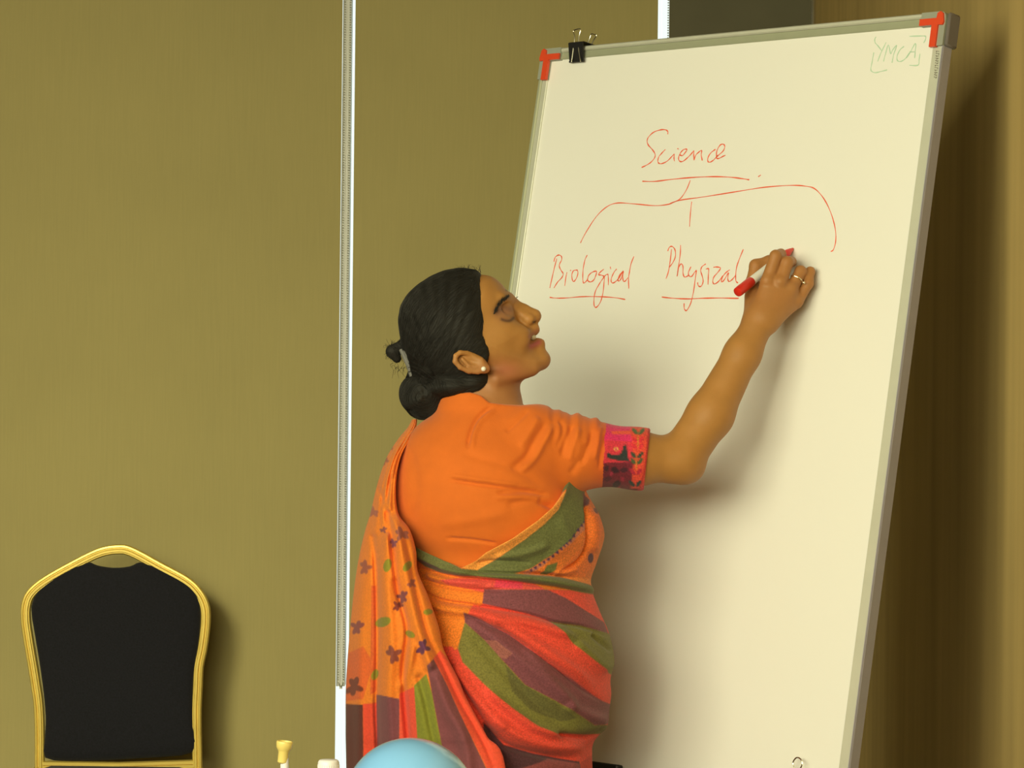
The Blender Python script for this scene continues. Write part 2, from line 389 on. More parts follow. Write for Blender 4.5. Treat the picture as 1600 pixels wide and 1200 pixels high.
strokes('handwriting', [
 [(405,150),(408,120),(380,98),(320,98),(240,125),(180,180),(160,230),(175,280),(220,330),(255,385),(250,430),(210,480),(150,520),(95,545)],
 [(378,332),(340,370),(300,420),(288,470),(300,495),(335,500),(400,470),(450,420),(485,385)],
 [(485,385),(480,430),(485,472)], [(522,320),(536,329)],
 [(545,392),(580,405),(620,360),(635,332),(600,330),(560,370),(535,430),(545,468),(580,475),(630,440),(680,390),(718,345)],
 [(718,345),(715,400),(718,460)], [(718,460),(740,400),(780,360),(810,345),(805,400),(818,465)],
 [(975,330),(920,370),(885,430),(885,475),(915,480),(960,450),(1000,400)],
 [(985,420),(990,350),(1030,280),(1070,270),(1085,300),(1065,350),(1010,400),(985,430),(1010,440),(1060,415),(1095,400)],
 [(1485,655),(1515,635)]], 7.619, (990, 190), M['ink_red'])
strokes('underline', [[(105,710),(250,712),(450,688),(700,665),(950,655),(1150,662),(1300,680),(1378,693)]], 7.619, (990, 190), M['ink_red'], 2.2)
strokes('branch_line', [[(98,362),(130,300),(190,210),(250,155),(310,135),(400,140),(520,150),(600,142),(660,120),(800,100),(1000,68),(1150,45),(1300,35),(1380,40),(1430,55),(1480,110),(1520,190),(1545,280),(1548,350),(1535,400),(1520,410)],
 [(730,128),(722,200),(718,270)], [(722,6),(700,60),(670,105),(640,125),(605,138)]], 3.636, (880, 280), M['ink_red'], 2.0)
strokes('handwriting', [
 [(90,700),(130,520),(165,370),(200,240)], [(155,290),(175,220),(225,185),(270,205),(275,260),(245,320),(240,370),(270,430),(300,480),(275,540),(210,610),(155,700)],
 [(360,455),(340,540),(325,665)], [(410,424),(424,430)], [(520,420),(460,430),(435,500),(445,580),(470,595),(510,540),(530,460),(515,415)],
 [(675,185),(640,260),(615,380),(605,500),(610,600),(630,620),(680,570)], [(680,570),(700,500),(760,450),(820,440),(810,500),(780,570),(730,605),(690,590),(680,550)],
 [(935,405),(880,450),(850,490),(900,500),(940,530),(935,640),(920,780),(880,920),(820,1000),(785,980),(780,880),(800,760),(850,660),(900,580),(960,500),(1000,485)],
 [(1000,485),(1005,560),(1005,655)], [(1035,370),(1042,405)], [(1135,400),(1090,460),(1055,540),(1050,600),(1080,620),(1140,580),(1200,500),(1240,430)],
 [(1240,430),(1180,500),(1155,570),(1175,590),(1210,540),(1240,440),(1230,520),(1240,590),(1270,590),(1310,540)], [(1405,205),(1360,320),(1335,450),(1320,560),(1325,710)]],
 10, (850, 380), M['ink_red'])
strokes('underline', [[(90,845),(180,858),(350,855),(600,835),(850,835),(1100,850),(1270,880)]], 10, (850, 380), M['ink_red'], 2.0)
strokes('handwriting', [
 [(270,180),(250,350),(225,500),(190,605)], [(215,205),(240,150),(280,140),(320,190),(325,280),(290,370),(235,440)],
 [(400,120),(395,250),(370,430),(350,570)], [(350,570),(375,440),(410,390),(435,430),(435,530),(460,580),(510,560)],
 [(550,430),(515,510),(520,560),(560,570),(610,500),(630,485)], [(630,485),(610,620),(585,800),(545,960),(490,1060),(455,1040),(450,960)],
 [(765,390),(710,430),(690,490),(710,560),(725,640),(700,710),(660,710),(645,660)], [(765,465),(805,465),(800,560),(795,690)],
 [(875,440),(920,435),(975,450),(940,510),(880,580),(865,650),(890,680),(950,640),(1010,560)],
 [(1110,475),(1050,520),(1000,590),(990,650),(1030,620),(1090,520),(1080,600),(1100,645),(1150,610),(1190,560)],
 [(1305,180),(1260,290),(1210,430),(1195,560),(1200,640),(1230,665)]], 9.23, (1020, 370), M['ink_red'])
strokes('underline', [[(130,868),(280,885),(500,895),(750,885),(1000,883),(1240,888)]], 9.23, (1020, 370), M['ink_red'], 2.2)
strokes('faded_handwriting', [
 [(85,310),(140,370),(200,450)], [(280,300),(220,420),(170,530),(130,640)], [(235,640),(270,500),(320,345),(360,500),(400,430),(470,350),(420,500),(385,665)],
 [(600,370),(530,430),(480,530),(480,620),(540,640),(620,590),(700,480)], [(640,580),(720,460),(790,330),(810,340),(800,450),(790,580)], [(700,470),(790,470)],
 [(700,190),(900,185),(980,190),(985,240),(950,310)], [(100,200),(75,250),(85,310)], [(700,708),(850,705),(870,600),(885,500)], [(60,480),(40,600),(20,700),(10,800),(80,840),(180,820),(300,790)]],
 11.43, (1360, 40), M['ink_green'], 2.0)
sq = []
for k in range(12):
    y = 455+k*42; x = 1200-k*3.6
    sq += [[(x-26, y), (x+26, y+4)], [(x+(-26, 24)[k % 2], y), (x+(-20, 22, 0)[k % 3], y+24)]]
strokes('maker_print', sq, 11.43, (1360, 40), M['ink_dark'], 1.2, lift=.0036)

def binder_clip(s, t, flip, label):
    """black clip over the board edge with wire handles"""
    c0 = bp(s, t, -.008); dt = -1 if flip else 1
    r = empty('binder_clip', tuple(c0), label, 'binder clip', 'binder clips on the whiteboard')
    w_ = .017
    prof = [(.0175, -.013), (-.004, -.011), (-.0055, -.006), (-.0055, .006), (-.004, .011)] # (down, n) mid-surface
    V = []
    for a in (-w_, w_):
        for (u, n) in [(.026, .006), (-.003, .014), (-.005, .011), (-.005, -.027), (-.003, -.030), (.026, -.022)]:
            V.append(bp(s+a, t+dt*u, n))
        for (u, n) in [(.026, .0045), (-.002, .0105), (-.0035, .009), (-.0035, -.025), (-.002, -.0265), (.026, -.0205)]:
            V.append(bp(s+a, t+dt*u, n))
    Fc = []
    m = 6
    for k in range(m-1):
        Fc.append((k, k+1, 12+k+1, 12+k)); Fc.append((6+k, 18+k, 18+k+1, 6+k+1))
        Fc.append((k, 6+k, 6+k+1, k+1)); Fc.append((12+k, 12+k+1, 18+k+1, 18+k))
    Fc += [(0, 12, 18, 6), (5, 11, 23, 17)]
    MB().add(V, Fc).out('clip_body', M['black_plastic'], r, smooth=False)
    MB().tube([bp(s-w_, t+dt*.0265, .0052), bp(s+w_, t+dt*.0265, .0052)], .0018, 8).out('clip_roll', M['black_plastic'], r)
    return r
cl = binder_clip(.091, 0, False, 'black binder clip with raised wire handles on the top left edge of the whiteboard')
def pxs(lst, n): return [hit(px, py, n) for px, py in lst]
MB().tube(catmull(pxs([(893,97),(896,75),(898,58),(896,49),(901,46),(907,46),(905,56),(904,75),(907,96)], .011), 5), .0010, 6).out('wire_handle', M['steel'], cl)
MB().tube(catmull(pxs([(917,70),(921,61),(924,53),(928,54),(932,55),(928,62),(924,70)], -.034), 5), .0009, 6).out('wire_handle', M['steel'], cl)
sB = .62
cl2 = binder_clip(np.dot(hit(1246, 1235)-A, BH), HB, True, 'binder clip at the foot of the whiteboard, only its wire loop showing')
MB().tube(catmull(pxs([(1240,1215),(1242,1203),(1239,1193),(1243,1185),(1248,1184),(1253,1189),(1253,1196),(1249,1205),(1251,1215)], .012), 5), .0011, 6).out('wire_handle', M['steel'], cl2)

# ------------------------------------------------------------------ chair
YC = 8.02
def cp(x, y, dy=0): return P(x/3.158, 820+y/3.158, YC+dy)
chair = empty('banquet_chair', tuple(np.array([P(182, 1000, YC)[0], YC-.1, 0])), 'gold-framed banquet chair with black padded back, standing before the left blind', 'chair')
outl = [(196,1220),(196,1000),(190,880),(176,780),(160,680),(140,560),(128,470),(130,400),(152,342),(215,285),(340,212),(485,140),(580,121),(650,133),(790,208),(918,278),(978,335),(1010,400),(1015,480),(1001,600),(981,700),(976,800),(971,900),(971,1000),(975,1220)]
ctr = catmull([cp(*q) for q in outl], 6)
hw = .0118
prof = [(-hw, .004), (-hw, -.006), (-.0095, -.012), (-.0055, -.0125), (-.0038, -.0085), (-.0015, -.0085), (.0005, -.0135), (.0055, -.0135), (.0072, -.0095), (.009, -.0095), (hw, -.006), (hw, .004), (.007, .011), (-.007, .011)]
prof = [(a, -b) for a, b in prof]
legs_l = [ctr[0]]; 
MB().sweep(ctr, prof, (0, -1, 0)).out('back_frame', M['gold'], chair, auto=50)
pan = [(440,185),(480,200),(560,212),(640,205),(690,185),(760,200),(870,250),(950,310),(985,370),(992,450),(985,560),(970,660),(955,780),(953,900),(955,1000),(958,1122),(700,1152),(400,1165),(225,1150),(222,1050),(225,950),(215,830),(195,680),(175,560),(155,430),(165,370),(200,310),(300,240),(380,200)]
def pillow(poly, fn, steps, mb):
    P2 = catmull(poly, 3, True); c = P2.mean(0); n = len(P2); V = []
    for sc_, dy in steps: V += [fn(*(c+(q-c)*sc_), dy) for q in P2]
    k = len(steps); Fc = [(i*n+a, i*n+(a+1) % n, (i+1)*n+(a+1) % n, (i+1)*n+a) for i in range(k-1) for a in range(n)]
    Fc += [tuple(range(n))[::-1], tuple((k-1)*n+a for a in range(n))]
    return mb.add(V, Fc)
pillow(pan, cp, [(.8, .016), (.97, .012), (1.0, .004), (.997, -.006), (.97, -.013), (.9, -.018), (.7, -.022), (.4, -.023)], MB()).out('back_pad', M['chair_cloth'], chair, auto=60)
rp = [(-.0105, .004), (-.0105, -.006), (-.008, -.010), (-.001, -.010), (0, -.007), (.001, -.010), (.008, -.010), (.0105, -.006), (.0105, .004)]
MB().sweep([cp(205, 1186), cp(580, 1192), cp(965, 1180)], [(a, -b) for a, b in rp], (0, -1, 0)).out('back_rail', M['gold'], chair, auto=50)
xl, xr_ = ctr[0][0], ctr[-1][0]; zb = ctr[0][2]
sz_ = .398
seat = MB()
poly = [(xl+.01, YC-.03), (xl-.005, YC-.2), (xl+.0, YC-.38), (xl+.04, YC-.42), (xr_-.04, YC-.42), (xr_, YC-.38), (xr_+.005, YC-.2), (xr_-.01, YC-.03)]
n = len(poly)
for_ = [(.94, sz_-.045), (1, sz_-.035), (1, sz_-.01), (.97, sz_+.003), (.85, sz_+.012), (.5, sz_+.018)]
c = np.mean(poly, 0); V = []
for s_, z in for_: V += [(*(c+(np.array(q)-c)*s_), z) for q in poly]
seat.add(V, [(i*n+a, i*n+(a+1) % n, (i+1)*n+(a+1) % n, (i+1)*n+a) for i in range(5) for a in range(n)]+[tuple(range(n))[::-1], tuple(5*n+a for a in range(n))])
seat.out('seat', M['chair_cloth'], chair, auto=50)
MB().box((xl+.0, YC-.40, sz_-.065), (xr_, YC-.03, sz_-.046), bev=.004).out('seat_frame', M['gold'], chair, smooth=False)
sq_ = [(-.0118, -.011), (.0118, -.011), (.0118, .011), (-.0118, .011)]
for x, s_ in ((xl, -1), (xr_, 1)):
    MB().sweep([(x, YC, zb), (x, YC, .4), (x+s_*.01, YC+.06, 0)], sq_, (0, -1, 0)).out('leg', M['gold'], chair, smooth=False)
    MB().sweep([(x-s_*.02, YC-.37, sz_-.064), (x-s_*.01, YC-.39, 0)], sq_, (0, -1, 0)).out('leg', M['gold'], chair, smooth=False)

# ------------------------------------------------------------------ table in the foreground (just below the frame) and what stands on it
ZT = .745
tb = empty('table', (-.55, 3.85, 0), 'dark wooden table below the picture edge, under the balloon and bottles', 'table')
MB().box((-1.35, 3.45, ZT-.03), (.25, 4.2, ZT), bev=.003).out('tabletop', M['table'], tb, smooth=False)
for x in (-1.28, .18):
    for y in (3.52, 4.13): MB().box((x-.02, y-.02, 0), (x+.02, y+.02, ZT-.03), bev=.003).out('leg', M['table'], tb, smooth=False)
YBn = 3.9; cb = P(641, 1260, YBn); rb = 106.8*YBn/F
hb = cb[2]-ZT
bal = empty('balloon', (cb[0], YBn, ZT), 'pale blue shiny balloon in front of the woman\'s saree', 'balloon')
prof = []
for i in range(33):
    t = math.pi*i/32; r = rb*math.sin(t); z = -math.cos(t)*(rb if t > math.pi/2 else hb-.001)
    prof.append((max(r, .0004), z))
MB().lathe(prof, cb, 64).out('balloon_skin', M['balloon'], bal, auto=180)
kn = cb+np.array([0, rb*1.0, -.01])
MB().lathe([(.002, -.004), (.004, 0), (.0025, .004), (.007, .012)], kn, 12, (0, 1, -.1)).out('knot', M['balloon'], bal)
YS = 3.7
def lz(px, py, Y): return P(px, py, Y)
b0 = P(513.5, 1187, YS); u = YS/F
bot = empty('bottle', (b0[0], YS, ZT), 'small bottle with a round ivory cap, between the yellow nozzle and the balloon', 'bottle')
zt = b0[2]
MB().lathe([(.024, ZT), (.026, ZT+.004), (.026, zt-.07), (.024, zt-.055), (.0115, zt-.032), (.0095, zt-.029), (.0095, zt-.015)], (b0[0], YS, 0), 32).out('bottle_body', M['bottle'], bot, auto=40)
pr = [(.0119, zt-.028), (.0119, zt-.003), (.0108, zt-.0008), (.0095, zt), (.002, zt+.0003)]
MB().lathe(pr, (b0[0], YS, 0), 48).out('cap', M['ivory'], bot, auto=35)
rb_ = MB()
for k in range(30):
    a = 2*math.pi*k/30; x = b0[0]+.0119*math.cos(a); y = YS+.0119*math.sin(a)
    rb_.tube([(x, y, zt-.027), (x, y, zt-.005)], .0004, 4)
rb_.out('cap_ribs', M['ivory'], bot)
YN = 3.72; n0 = P(445, 1160, YN); zt = n0[2]; k = YN/F
noz = empty('squeeze_bottle', (n0[0], YN, ZT), 'slim bottle with a pale yellow flared nozzle, left of the ivory cap', 'bottle')
MB().lathe([(.016, ZT), (.018, ZT+.004), (.018, ZT+.11), (.012, ZT+.125), (.0055, ZT+.135), (.0045, zt-24*k)], (n0[0], YN, 0), 28).out('stem', M['ivory'], noz, auto=40)
tilt = np.array([.16, 0, 1]); 
MB().lathe([(6*k, -33*k), (8.2*k, -31*k), (8.5*k, -15*k), (10*k, -12*k), (12.5*k, -8*k), (13.2*k, -1*k), (12.6*k, 1.5*k), (11*k, 2*k), (10.5*k, -3*k), (3*k, -5*k)], (n0[0], YN, zt), 28, (.10, 0, 1)).out('nozzle', M['yellow'], noz, auto=40)

# ------------------------------------------------------------------ implicit-surface toolkit (numpy)
def polysdf(poly, x0, y0, nx, ny, st=1.0):
    p = np.array(poly, float); X, Y = np.meshgrid(x0+np.arange(nx)*st, y0+np.arange(ny)*st)
    d = np.full(X.shape, 1e9); ins = np.zeros(X.shape, bool); n = len(p)
    for i in range(n):
        a = p[i]; b = p[(i+1) % n]; e = b-a; t = np.clip(((X-a[0])*e[0]+(Y-a[1])*e[1])/(e@e+1e-12), 0, 1)
        d = np.minimum(d, (X-a[0]-t*e[0])**2+(Y-a[1]-t*e[1])**2)
        c = ((a[1] > Y) != (b[1] > Y)) & (X < (b[0]-a[0])*(Y-a[1])/(b[1]-a[1]+1e-12)+a[0]); ins ^= c
    return np.where(ins, 1, -1)*np.sqrt(d)
class Map2:
    def __init__(s, arr, x0, y0, st=1.0): s.a = arr.astype(np.float32); s.x0 = x0; s.y0 = y0; s.st = st
    def __call__(s, px, py):
        u = np.clip((px-s.x0)/s.st, 0, s.a.shape[1]-1.001); v = np.clip((py-s.y0)/s.st, 0, s.a.shape[0]-1.001)
        i = u.astype(int); j = v.astype(int); fu = u-i; fv = v-j; a = s.a
        if a.ndim == 3: fu = fu[..., None]; fv = fv[..., None]
        return (a[j, i]*(1-fu)+a[j, i+1]*fu)*(1-fv)+(a[j+1, i]*(1-fu)+a[j+1, i+1]*fu)*fv
def smin(a, b, k):
    h = np.clip(.5+.5*(b-a)/k, 0, 1); return b*(1-h)+a*h-k*h*(1-h)
def smax(a, b, k): return -smin(-a, -b, k)
class Prim:
    def __init__(s, fn, k=.006, op='+', rel=None): s.fn = fn; s.k = k; s.op = op
def cone(a, b, ra, rb, k=.006, op='+'):
    a = np.array(a, np.float32); ba = np.array(b, np.float32)-a; L2 = float(ba@ba)+1e-12
    def fn(p):
        q = p-a; t = np.clip((q@ba)/L2, 0, 1); q = q-t[:, None]*ba; return np.sqrt((q*q).sum(1))-(ra+(rb-ra)*t)
    return Prim(fn, k, op)
def ell(c, r, k=.006, op='+', rot=0.):
    c = np.array(c, np.float32); r = np.array(r, np.float32); cr, sr = math.cos(rot), math.sin(rot)
    def fn(p):
        q = p-c
        if rot: q = np.stack([q[:, 0]*cr+q[:, 2]*sr, q[:, 1], -q[:, 0]*sr+q[:, 2]*cr], 1)
        a = q/r; k0 = np.sqrt((a*a).sum(1)); b = a/r; k1 = np.sqrt((b*b).sum(1))+1e-9
        return k0*(k0-1)/k1
    return Prim(fn, k, op)
def evalp(prims, p, sel=None):
    d = np.full(len(p), 1.0, np.float32)
    for i, pr in enumerate(prims):
        if sel is not None and not sel[i]: continue
        e = pr.fn(p)
        if pr.op == '+': d = smin(d, e, pr.k)
        elif pr.op == '-': d = smax(d, -e, pr.k)
        else: d = smax(d, e, pr.k)
    return d
def surface(prims, lo, hi, hx, hy, zs, B=12, post=None):
    """sparse evaluation + surface nets. returns V, quads"""
    xs = np.arange(lo[0], hi[0], hx); ys = np.arange(lo[1], hi[1], hy)
    pad = lambda a: np.concatenate([a, a[-1]+(a[-1]-a[-2])*np.arange(1, (-len(a)) % B+1)])
    xs, ys, zs = pad(xs), pad(ys), pad(np.array(zs)); nx, ny, nz = len(xs), len(ys), len(zs)
    D = np.full((nx, ny, nz), 1.0, np.float32)
    ii = np.array([(i, j, k) for i in range(0, nx, B) for j in range(0, ny, B) for k in range(0, nz, B)])
    lo_ = np.stack([xs[ii[:, 0]], ys[ii[:, 1]], zs[ii[:, 2]]], 1); hi_ = np.stack([xs[ii[:, 0]+B-1], ys[ii[:, 1]+B-1], zs[ii[:, 2]+B-1]], 1)
    C = ((lo_+hi_)/2).astype(np.float32); hd = np.linalg.norm(hi_-lo_, axis=1)/2
    dp = np.stack([pr.fn(C) for pr in prims]); dc = evalp(prims, C)
    act = np.abs(dc) < hd*1.5+.004
    D[:] = 1.0
    for q in np.nonzero(~act & (dc < 0))[0]:
        i, j, k = ii[q]; D[i:i+B, j:j+B, k:k+B] = -1
    for q in np.nonzero(act)[0]:
        i, j, k = ii[q]; g_ = np.stack(np.meshgrid(xs[i:i+B], ys[j:j+B], zs[k:k+B], indexing='ij'), -1).reshape(-1, 3).astype(np.float32)
        sel = [((pr.op == '+') and dp[n_, q]-hd[q] < dc[q]+hd[q]*1.3+pr.k*2+.01) or (pr.op == '-' and dp[n_, q] < hd[q]*1.3+pr.k*2) or pr.op == '*' for n_, pr in enumerate(prims)]
        D[i:i+B, j:j+B, k:k+B] = evalp(prims, g_, sel).reshape(B, B, B)
    ins = D < 0
    cnt = np.zeros((nx-1, ny-1, nz-1), np.int8)
    for a in (0, 1):
        for b in (0, 1):
            for c_ in (0, 1): cnt += ins[a:nx-1+a, b:ny-1+b, c_:nz-1+c_]
    cells = np.argwhere((cnt > 0) & (cnt < 8)); idx = np.full(cnt.shape, -1, np.int32); idx[tuple(cells.T)] = np.arange(len(cells))
    V = np.zeros((len(cells), 3)); n_ = np.zeros(len(cells)); G = [xs, ys, zs]
    cor = [(a, b, c_) for a in (0, 1) for b in (0, 1) for c_ in (0, 1)]
    vals = {c_: D[cells[:, 0]+c_[0], cells[:, 1]+c_[1], cells[:, 2]+c_[2]] for c_ in cor}
    pos = {c_: np.stack([G[a][cells[:, a]+c_[a]] for a in range(3)], 1) for c_ in cor}
    for c_ in cor:
        for a in range(3):
            if c_[a] == 0:
                e = list(c_); e[a] = 1; e = tuple(e); va, vb = vals[c_], vals[e]; m = (va < 0) != (vb < 0)
                t = (va/(va-vb+1e-12))[:, None]; V += np.where(m[:, None], pos[c_]*(1-t)+pos[e]*t, 0); n_ += m
    V /= n_[:, None]
    Q = []
    for a in range(3):
        b, c_ = (a+1) % 3, (a+2) % 3
        s0 = [slice(None)]*3; s1 = [slice(None)]*3; s0[a] = slice(0, -1); s1[a] = slice(1, None)
        A0, A1 = ins[tuple(s0)], ins[tuple(s1)]; e = np.argwhere(A0 != A1)
        e = e[(e[:, b] > 0) & (e[:, c_] > 0) & (e[:, b] < [nx, ny, nz][b]-1) & (e[:, c_] < [nx, ny, nz][c_]-1)]
        flip = A0[tuple(e.T)]
        def id_(db, dc_):
            f_ = e.copy(); f_[:, b] -= db; f_[:, c_] -= dc_; return idx[tuple(f_.T)]
        q = np.stack([id_(1, 1), id_(0, 1), id_(0, 0), id_(1, 0)], 1)
        q[~flip] = q[~flip][:, ::-1]; Q.append(q)
    Q = np.concatenate(Q); Q = Q[(Q >= 0).all(1)]
    return V, Q
def relax(V, Q, it=2, f=.5):
    n = len(V)
    E = np.concatenate([Q[:, [0, 1]], Q[:, [1, 2]], Q[:, [2, 3]], Q[:, [3, 0]]])
    for _ in range(it):
        for sgn in (f, -f*1.03):
            s = np.zeros((n, 3)); c_ = np.zeros(n)
            for a in range(3):
                s[:, a] = np.bincount(E[:, 0], V[E[:, 1], a], n)+np.bincount(E[:, 1], V[E[:, 0], a], n)
            c_ = np.bincount(E[:, 0], minlength=n)+np.bincount(E[:, 1], minlength=n)
            V = V+sgn*(s/np.maximum(c_, 1)[:, None]-V)
    return V
def vnormals(V, Q):
    nrm = np.cross(V[Q[:, 2]]-V[Q[:, 0]], V[Q[:, 3]]-V[Q[:, 1]]); o = np.zeros_like(V)
    for k_ in range(4):
        for a in range(3): o[:, a] += np.bincount(Q[:, k_], nrm[:, a], len(V))
    return o/(np.linalg.norm(o, axis=1)[:, None]+1e-12)
def dpoly(px, py, pts):
    """distance and signed side to a polyline (px units)"""
    best = np.full(px.shape, 1e9); side = np.zeros(px.shape); tt = np.zeros(px.shape)
    pts = np.array(pts, float); n = len(pts)-1
    for i in range(n):
        a, b = pts[i], pts[i+1]; e = b-a; l = np.hypot(*e)+1e-9; rx, ry = px-a[0], py-a[1]; t = np.clip((rx*e[0]+ry*e[1])/l**2, 0, 1)
        d = np.hypot(rx-t*e[0], ry-t*e[1]); m = d < best; best = np.where(m, d, best); side = np.where(m, (e[0]*ry-e[1]*rx)/l, side); tt = np.where(m, (i+t)/n, tt)
    return best, side, tt
def relief(px, py, items):
    h = np.zeros(px.shape)
    for pts, amp, wd, kind in items:
        pts = catmull(pts, 4) if len(pts) > 2 else np.array(pts, float)
        x0, y0 = pts.min(0)-wd*5; x1, y1 = pts.max(0)+wd*5
        m = (px > x0) & (px < x1) & (py > y0) & (py < y1)
        if not m.any(): continue
        d, s, t = dpoly(px[m], py[m], pts); taper = np.clip(np.minimum(t, 1-t)*6, 0, 1)
        if kind == 'g': v = amp*np.exp(-(d/wd)**2)*taper
        elif kind == 'G': v = amp*np.exp(-(d/wd)**2)
        else:   # overlapping cloth edge, raised on the side to the right of travel (s>0)
            v = amp*np.exp(-np.maximum(s, 0)/wd)/(1+np.exp(-s/.8))*np.exp(-(np.maximum(d-np.abs(s)-1, 0)/6)**2)*np.where(s < 0, np.exp(-(s/3)**2), 1)
        h[m] += v
    return h

# ------------------------------------------------------------------ the woman: body surface
YH = 4.89          # head's mid plane
YT = 4.87          # torso centre
mpp = YH/F
def H(px, py, lat=0.): return P(px, py, YH+lat)
base_poly = catmull([(750,429),(768,432),(780,440),(789,450),(796,460),(801,469),(804,479),(808,490),(812,500),(822,506),(831,511),(833,518),(829,525),(831,533),(836,541),(839,549),(845,556),(849,564),(846,572),(836,579),(820,592),(796,600),(765,600),(735,597),(700,594),(668,590),(648,572),(638,545),(634,510),(637,482),(652,458),(680,440),(715,430)], 4, True)
bs = Map2(polysdf(base_poly, 580, 380, 320, 280), 580, 380)
R_ = .074
def head_fn(p):
    px, py = proj(p); din = bs(px, py)*mpp; lat = p[:, 1]-YH
    wj = np.exp(-((px-850)**2+(py-568)**2)/(62.**2)); Wy = .072*(1-.36*wj)
    return np.hypot(np.maximum(R_-din, 0), lat*R_/Wy)-R_
HP = [Prim(head_fn, .01)]
def C2(a, b, ra, rb, k=.005, op='+', mir=False):
    out = [cone(H(*a), H(*b), ra, rb, k, op)]
    if mir: out.append(cone(H(a[0], a[1], -a[2]), H(b[0], b[1], -b[2]), ra, rb, k, op))
    return out
def E2(c, r, k=.005, op='+', rot=0., mir=False):
    out = [ell(H(*c), r, k, op, rot)]
    if mir: out.append(ell(H(c[0], c[1], -c[2]), r, k, op, rot))
    return out
# brow ridge, sockets, lids, cheeks
HP += C2((784,468,-.036), (796,466,-.012), .007, .0065, .012, mir=True)
HP += E2((792,489,-.034), (.0165, .013, .0135), .009, '-', mir=True)
HP += E2((783,517,-.040), (.022, .016, .018), .022, '+', mir=True)
HP += E2((789,490,-.0275), (.0125, .0125, .0125), .008, '+', mir=True)
HP += C2((785,500,-.0405), (800,498,-.032), .0014, .0016, .0025, '-', mir=True)
# nose
HP += C2((799,473,0), (818,484.5,0), .0082, .0082, .010)+C2((819,485,0), (834,494,0), .0082, .0112, .006)
HP += C2((806,486,-.008), (826,498,-.010), .006, .007, .008, mir=True)
HP += E2((826,499,-.0135), (.0088, .0062, .0075), .004, '+', mir=True)
HP += E2((835,504.5,-.0062), (.0042, .0032, .004), .002, '-', mir=True)
HP += C2((817,499,-.020), (821,508,-.021), .0012, .001, .004, '-', mir=True)
# lips, chin, folds
HP += C2((831,509,0), (834,515,0), .008, .0075, .006)+C2((834,515,0), (826,526,-.017), .0068, .004, .005)+C2((834,515,0), (826,526,.017), .0068, .004, .005)
HP += C2((842,537,0), (829,540,-.016), .0076, .0045, .006)+C2((842,537,0), (829,540,.016), .0076, .0045, .006)
HP += C2((848,524,0), (838,528,-.008), .0042, .0038, .003, '-')+C2((838,528,-.008), (825,537,-.0235), .0036, .0016, .003, '-')
HP += C2((838,528,.008), (825,537,.0235), .0036, .0016, .003, '-')
HP += E2((845,562,0), (.0145, .017, .0145), .012)
HP += C2((818,506,-.026), (823,545,-.036), .0014, .001, .007, '-', mir=True)
HP += E2((812,528,-.034), (.014, .010, .016), .015, '+', mir=True)
HP += C2((775,592,-.050), (830,576,-.020), .010, .010, .018, mir=True)
# ears
ear = [(742,556),(730,552),(719,551),(712,556),(711,565),(719,574),(732,580),(747,581),(757,577)]
lt = [-.073,-.080,-.086,-.088,-.088,-.086,-.082,-.078,-.074]
for mr in (1, -1):
    HP += [ell(H(735,566,mr*-.071), (.027, .012, .0145), .004, '+', rot=-.32)]
    HP += [ell(H(739,565,mr*-.0865), (.0135, .0075, .0065), .003, '-', rot=-.3)]
    for i in range(len(ear)-1): HP.append(cone(H(*ear[i], mr*lt[i]), H(*ear[i+1], mr*lt[i+1]), .0037, .0037, .0016))
    HP.append(cone(H(722,561,mr*-.084), H(733,572,mr*-.082), .0026, .0026, .002)); HP.append(cone(H(733,572,mr*-.082), H(746,574,mr*-.079), .0026, .0024, .002))
    HP.append(cone(H(751,562,mr*-.076), H(754,568,mr*-.077), .004, .0035, .003)); HP.append(ell(H(757,576,mr*-.0735), (.0085, .007, .0075), .003))
# neck
NK = [cone(P(752,575,4.90), P(757,640,4.885), .050, .053, .016), cone(P(757,640,4.885), P(748,705,4.87), .051, .065, .02)]
# torso
rows = np.array([(640,700,800,4.885,.055),(660,668,846,4.88,.070),(685,646,868,4.875,.085),(715,634,880,4.87,.098),(755,624,888,4.87,.108),(800,622,905,4.875,.116),(840,632,912,4.88,.112),(875,646,898,4.885,.102),(920,640,893,4.885,.104),(985,616,920,4.88,.118),(1050,606,930,4.88,.126),(1120,606,922,4.88,.126),(1200,612,900,4.88,.12),(1300,622,885,4.88,.11)], float)
rows = catmull(rows, 8)
def torso_fn(p):
    px, py = proj(p); q = np.clip(py, 600, 1330)
    L = np.interp(q, rows[:, 0], rows[:, 1]); R = np.interp(q, rows[:, 0], rows[:, 2]); Yc = np.interp(q, rows[:, 0], rows[:, 3]); hd = np.interp(q, rows[:, 0], rows[:, 4])
    sq_ = np.where(py < 640, np.sqrt(np.clip(1-((640-py)/25.)**2, .01, 1)), 1); 
    hw_ = (R-L)/2*sq_*Yc/F; x = (px-(L+R)/2)*Yc/F; y = (p[:, 1]-Yc); k0 = np.hypot(x/hw_, y/(hd*sq_)); d = (k0-1)*np.minimum(hw_, hd*sq_)
    d2 = np.maximum(py-1310, 0)*Yc/F; d3 = np.maximum(610-py, 0)*Yc/F
    return np.maximum(np.maximum(d, d2), d3+np.where(py < 610, 0, -1.)).astype(np.float32)
TP = [Prim(torso_fn, .02)]
YS_, YE, YW = 4.845, 4.885, 4.945
ARM = [cone(P(757,680,4.87), P(828,692,YS_), .038, .044, .022), cone(P(828,692,YS_), P(900,707,4.855), .047, .0445, .025), cone(P(900,707,4.855), P(990,716,4.87), .0445, .0385, .02),
       cone(P(990,716,4.87), P(1062,718,YE), .0385, .0325, .015)]
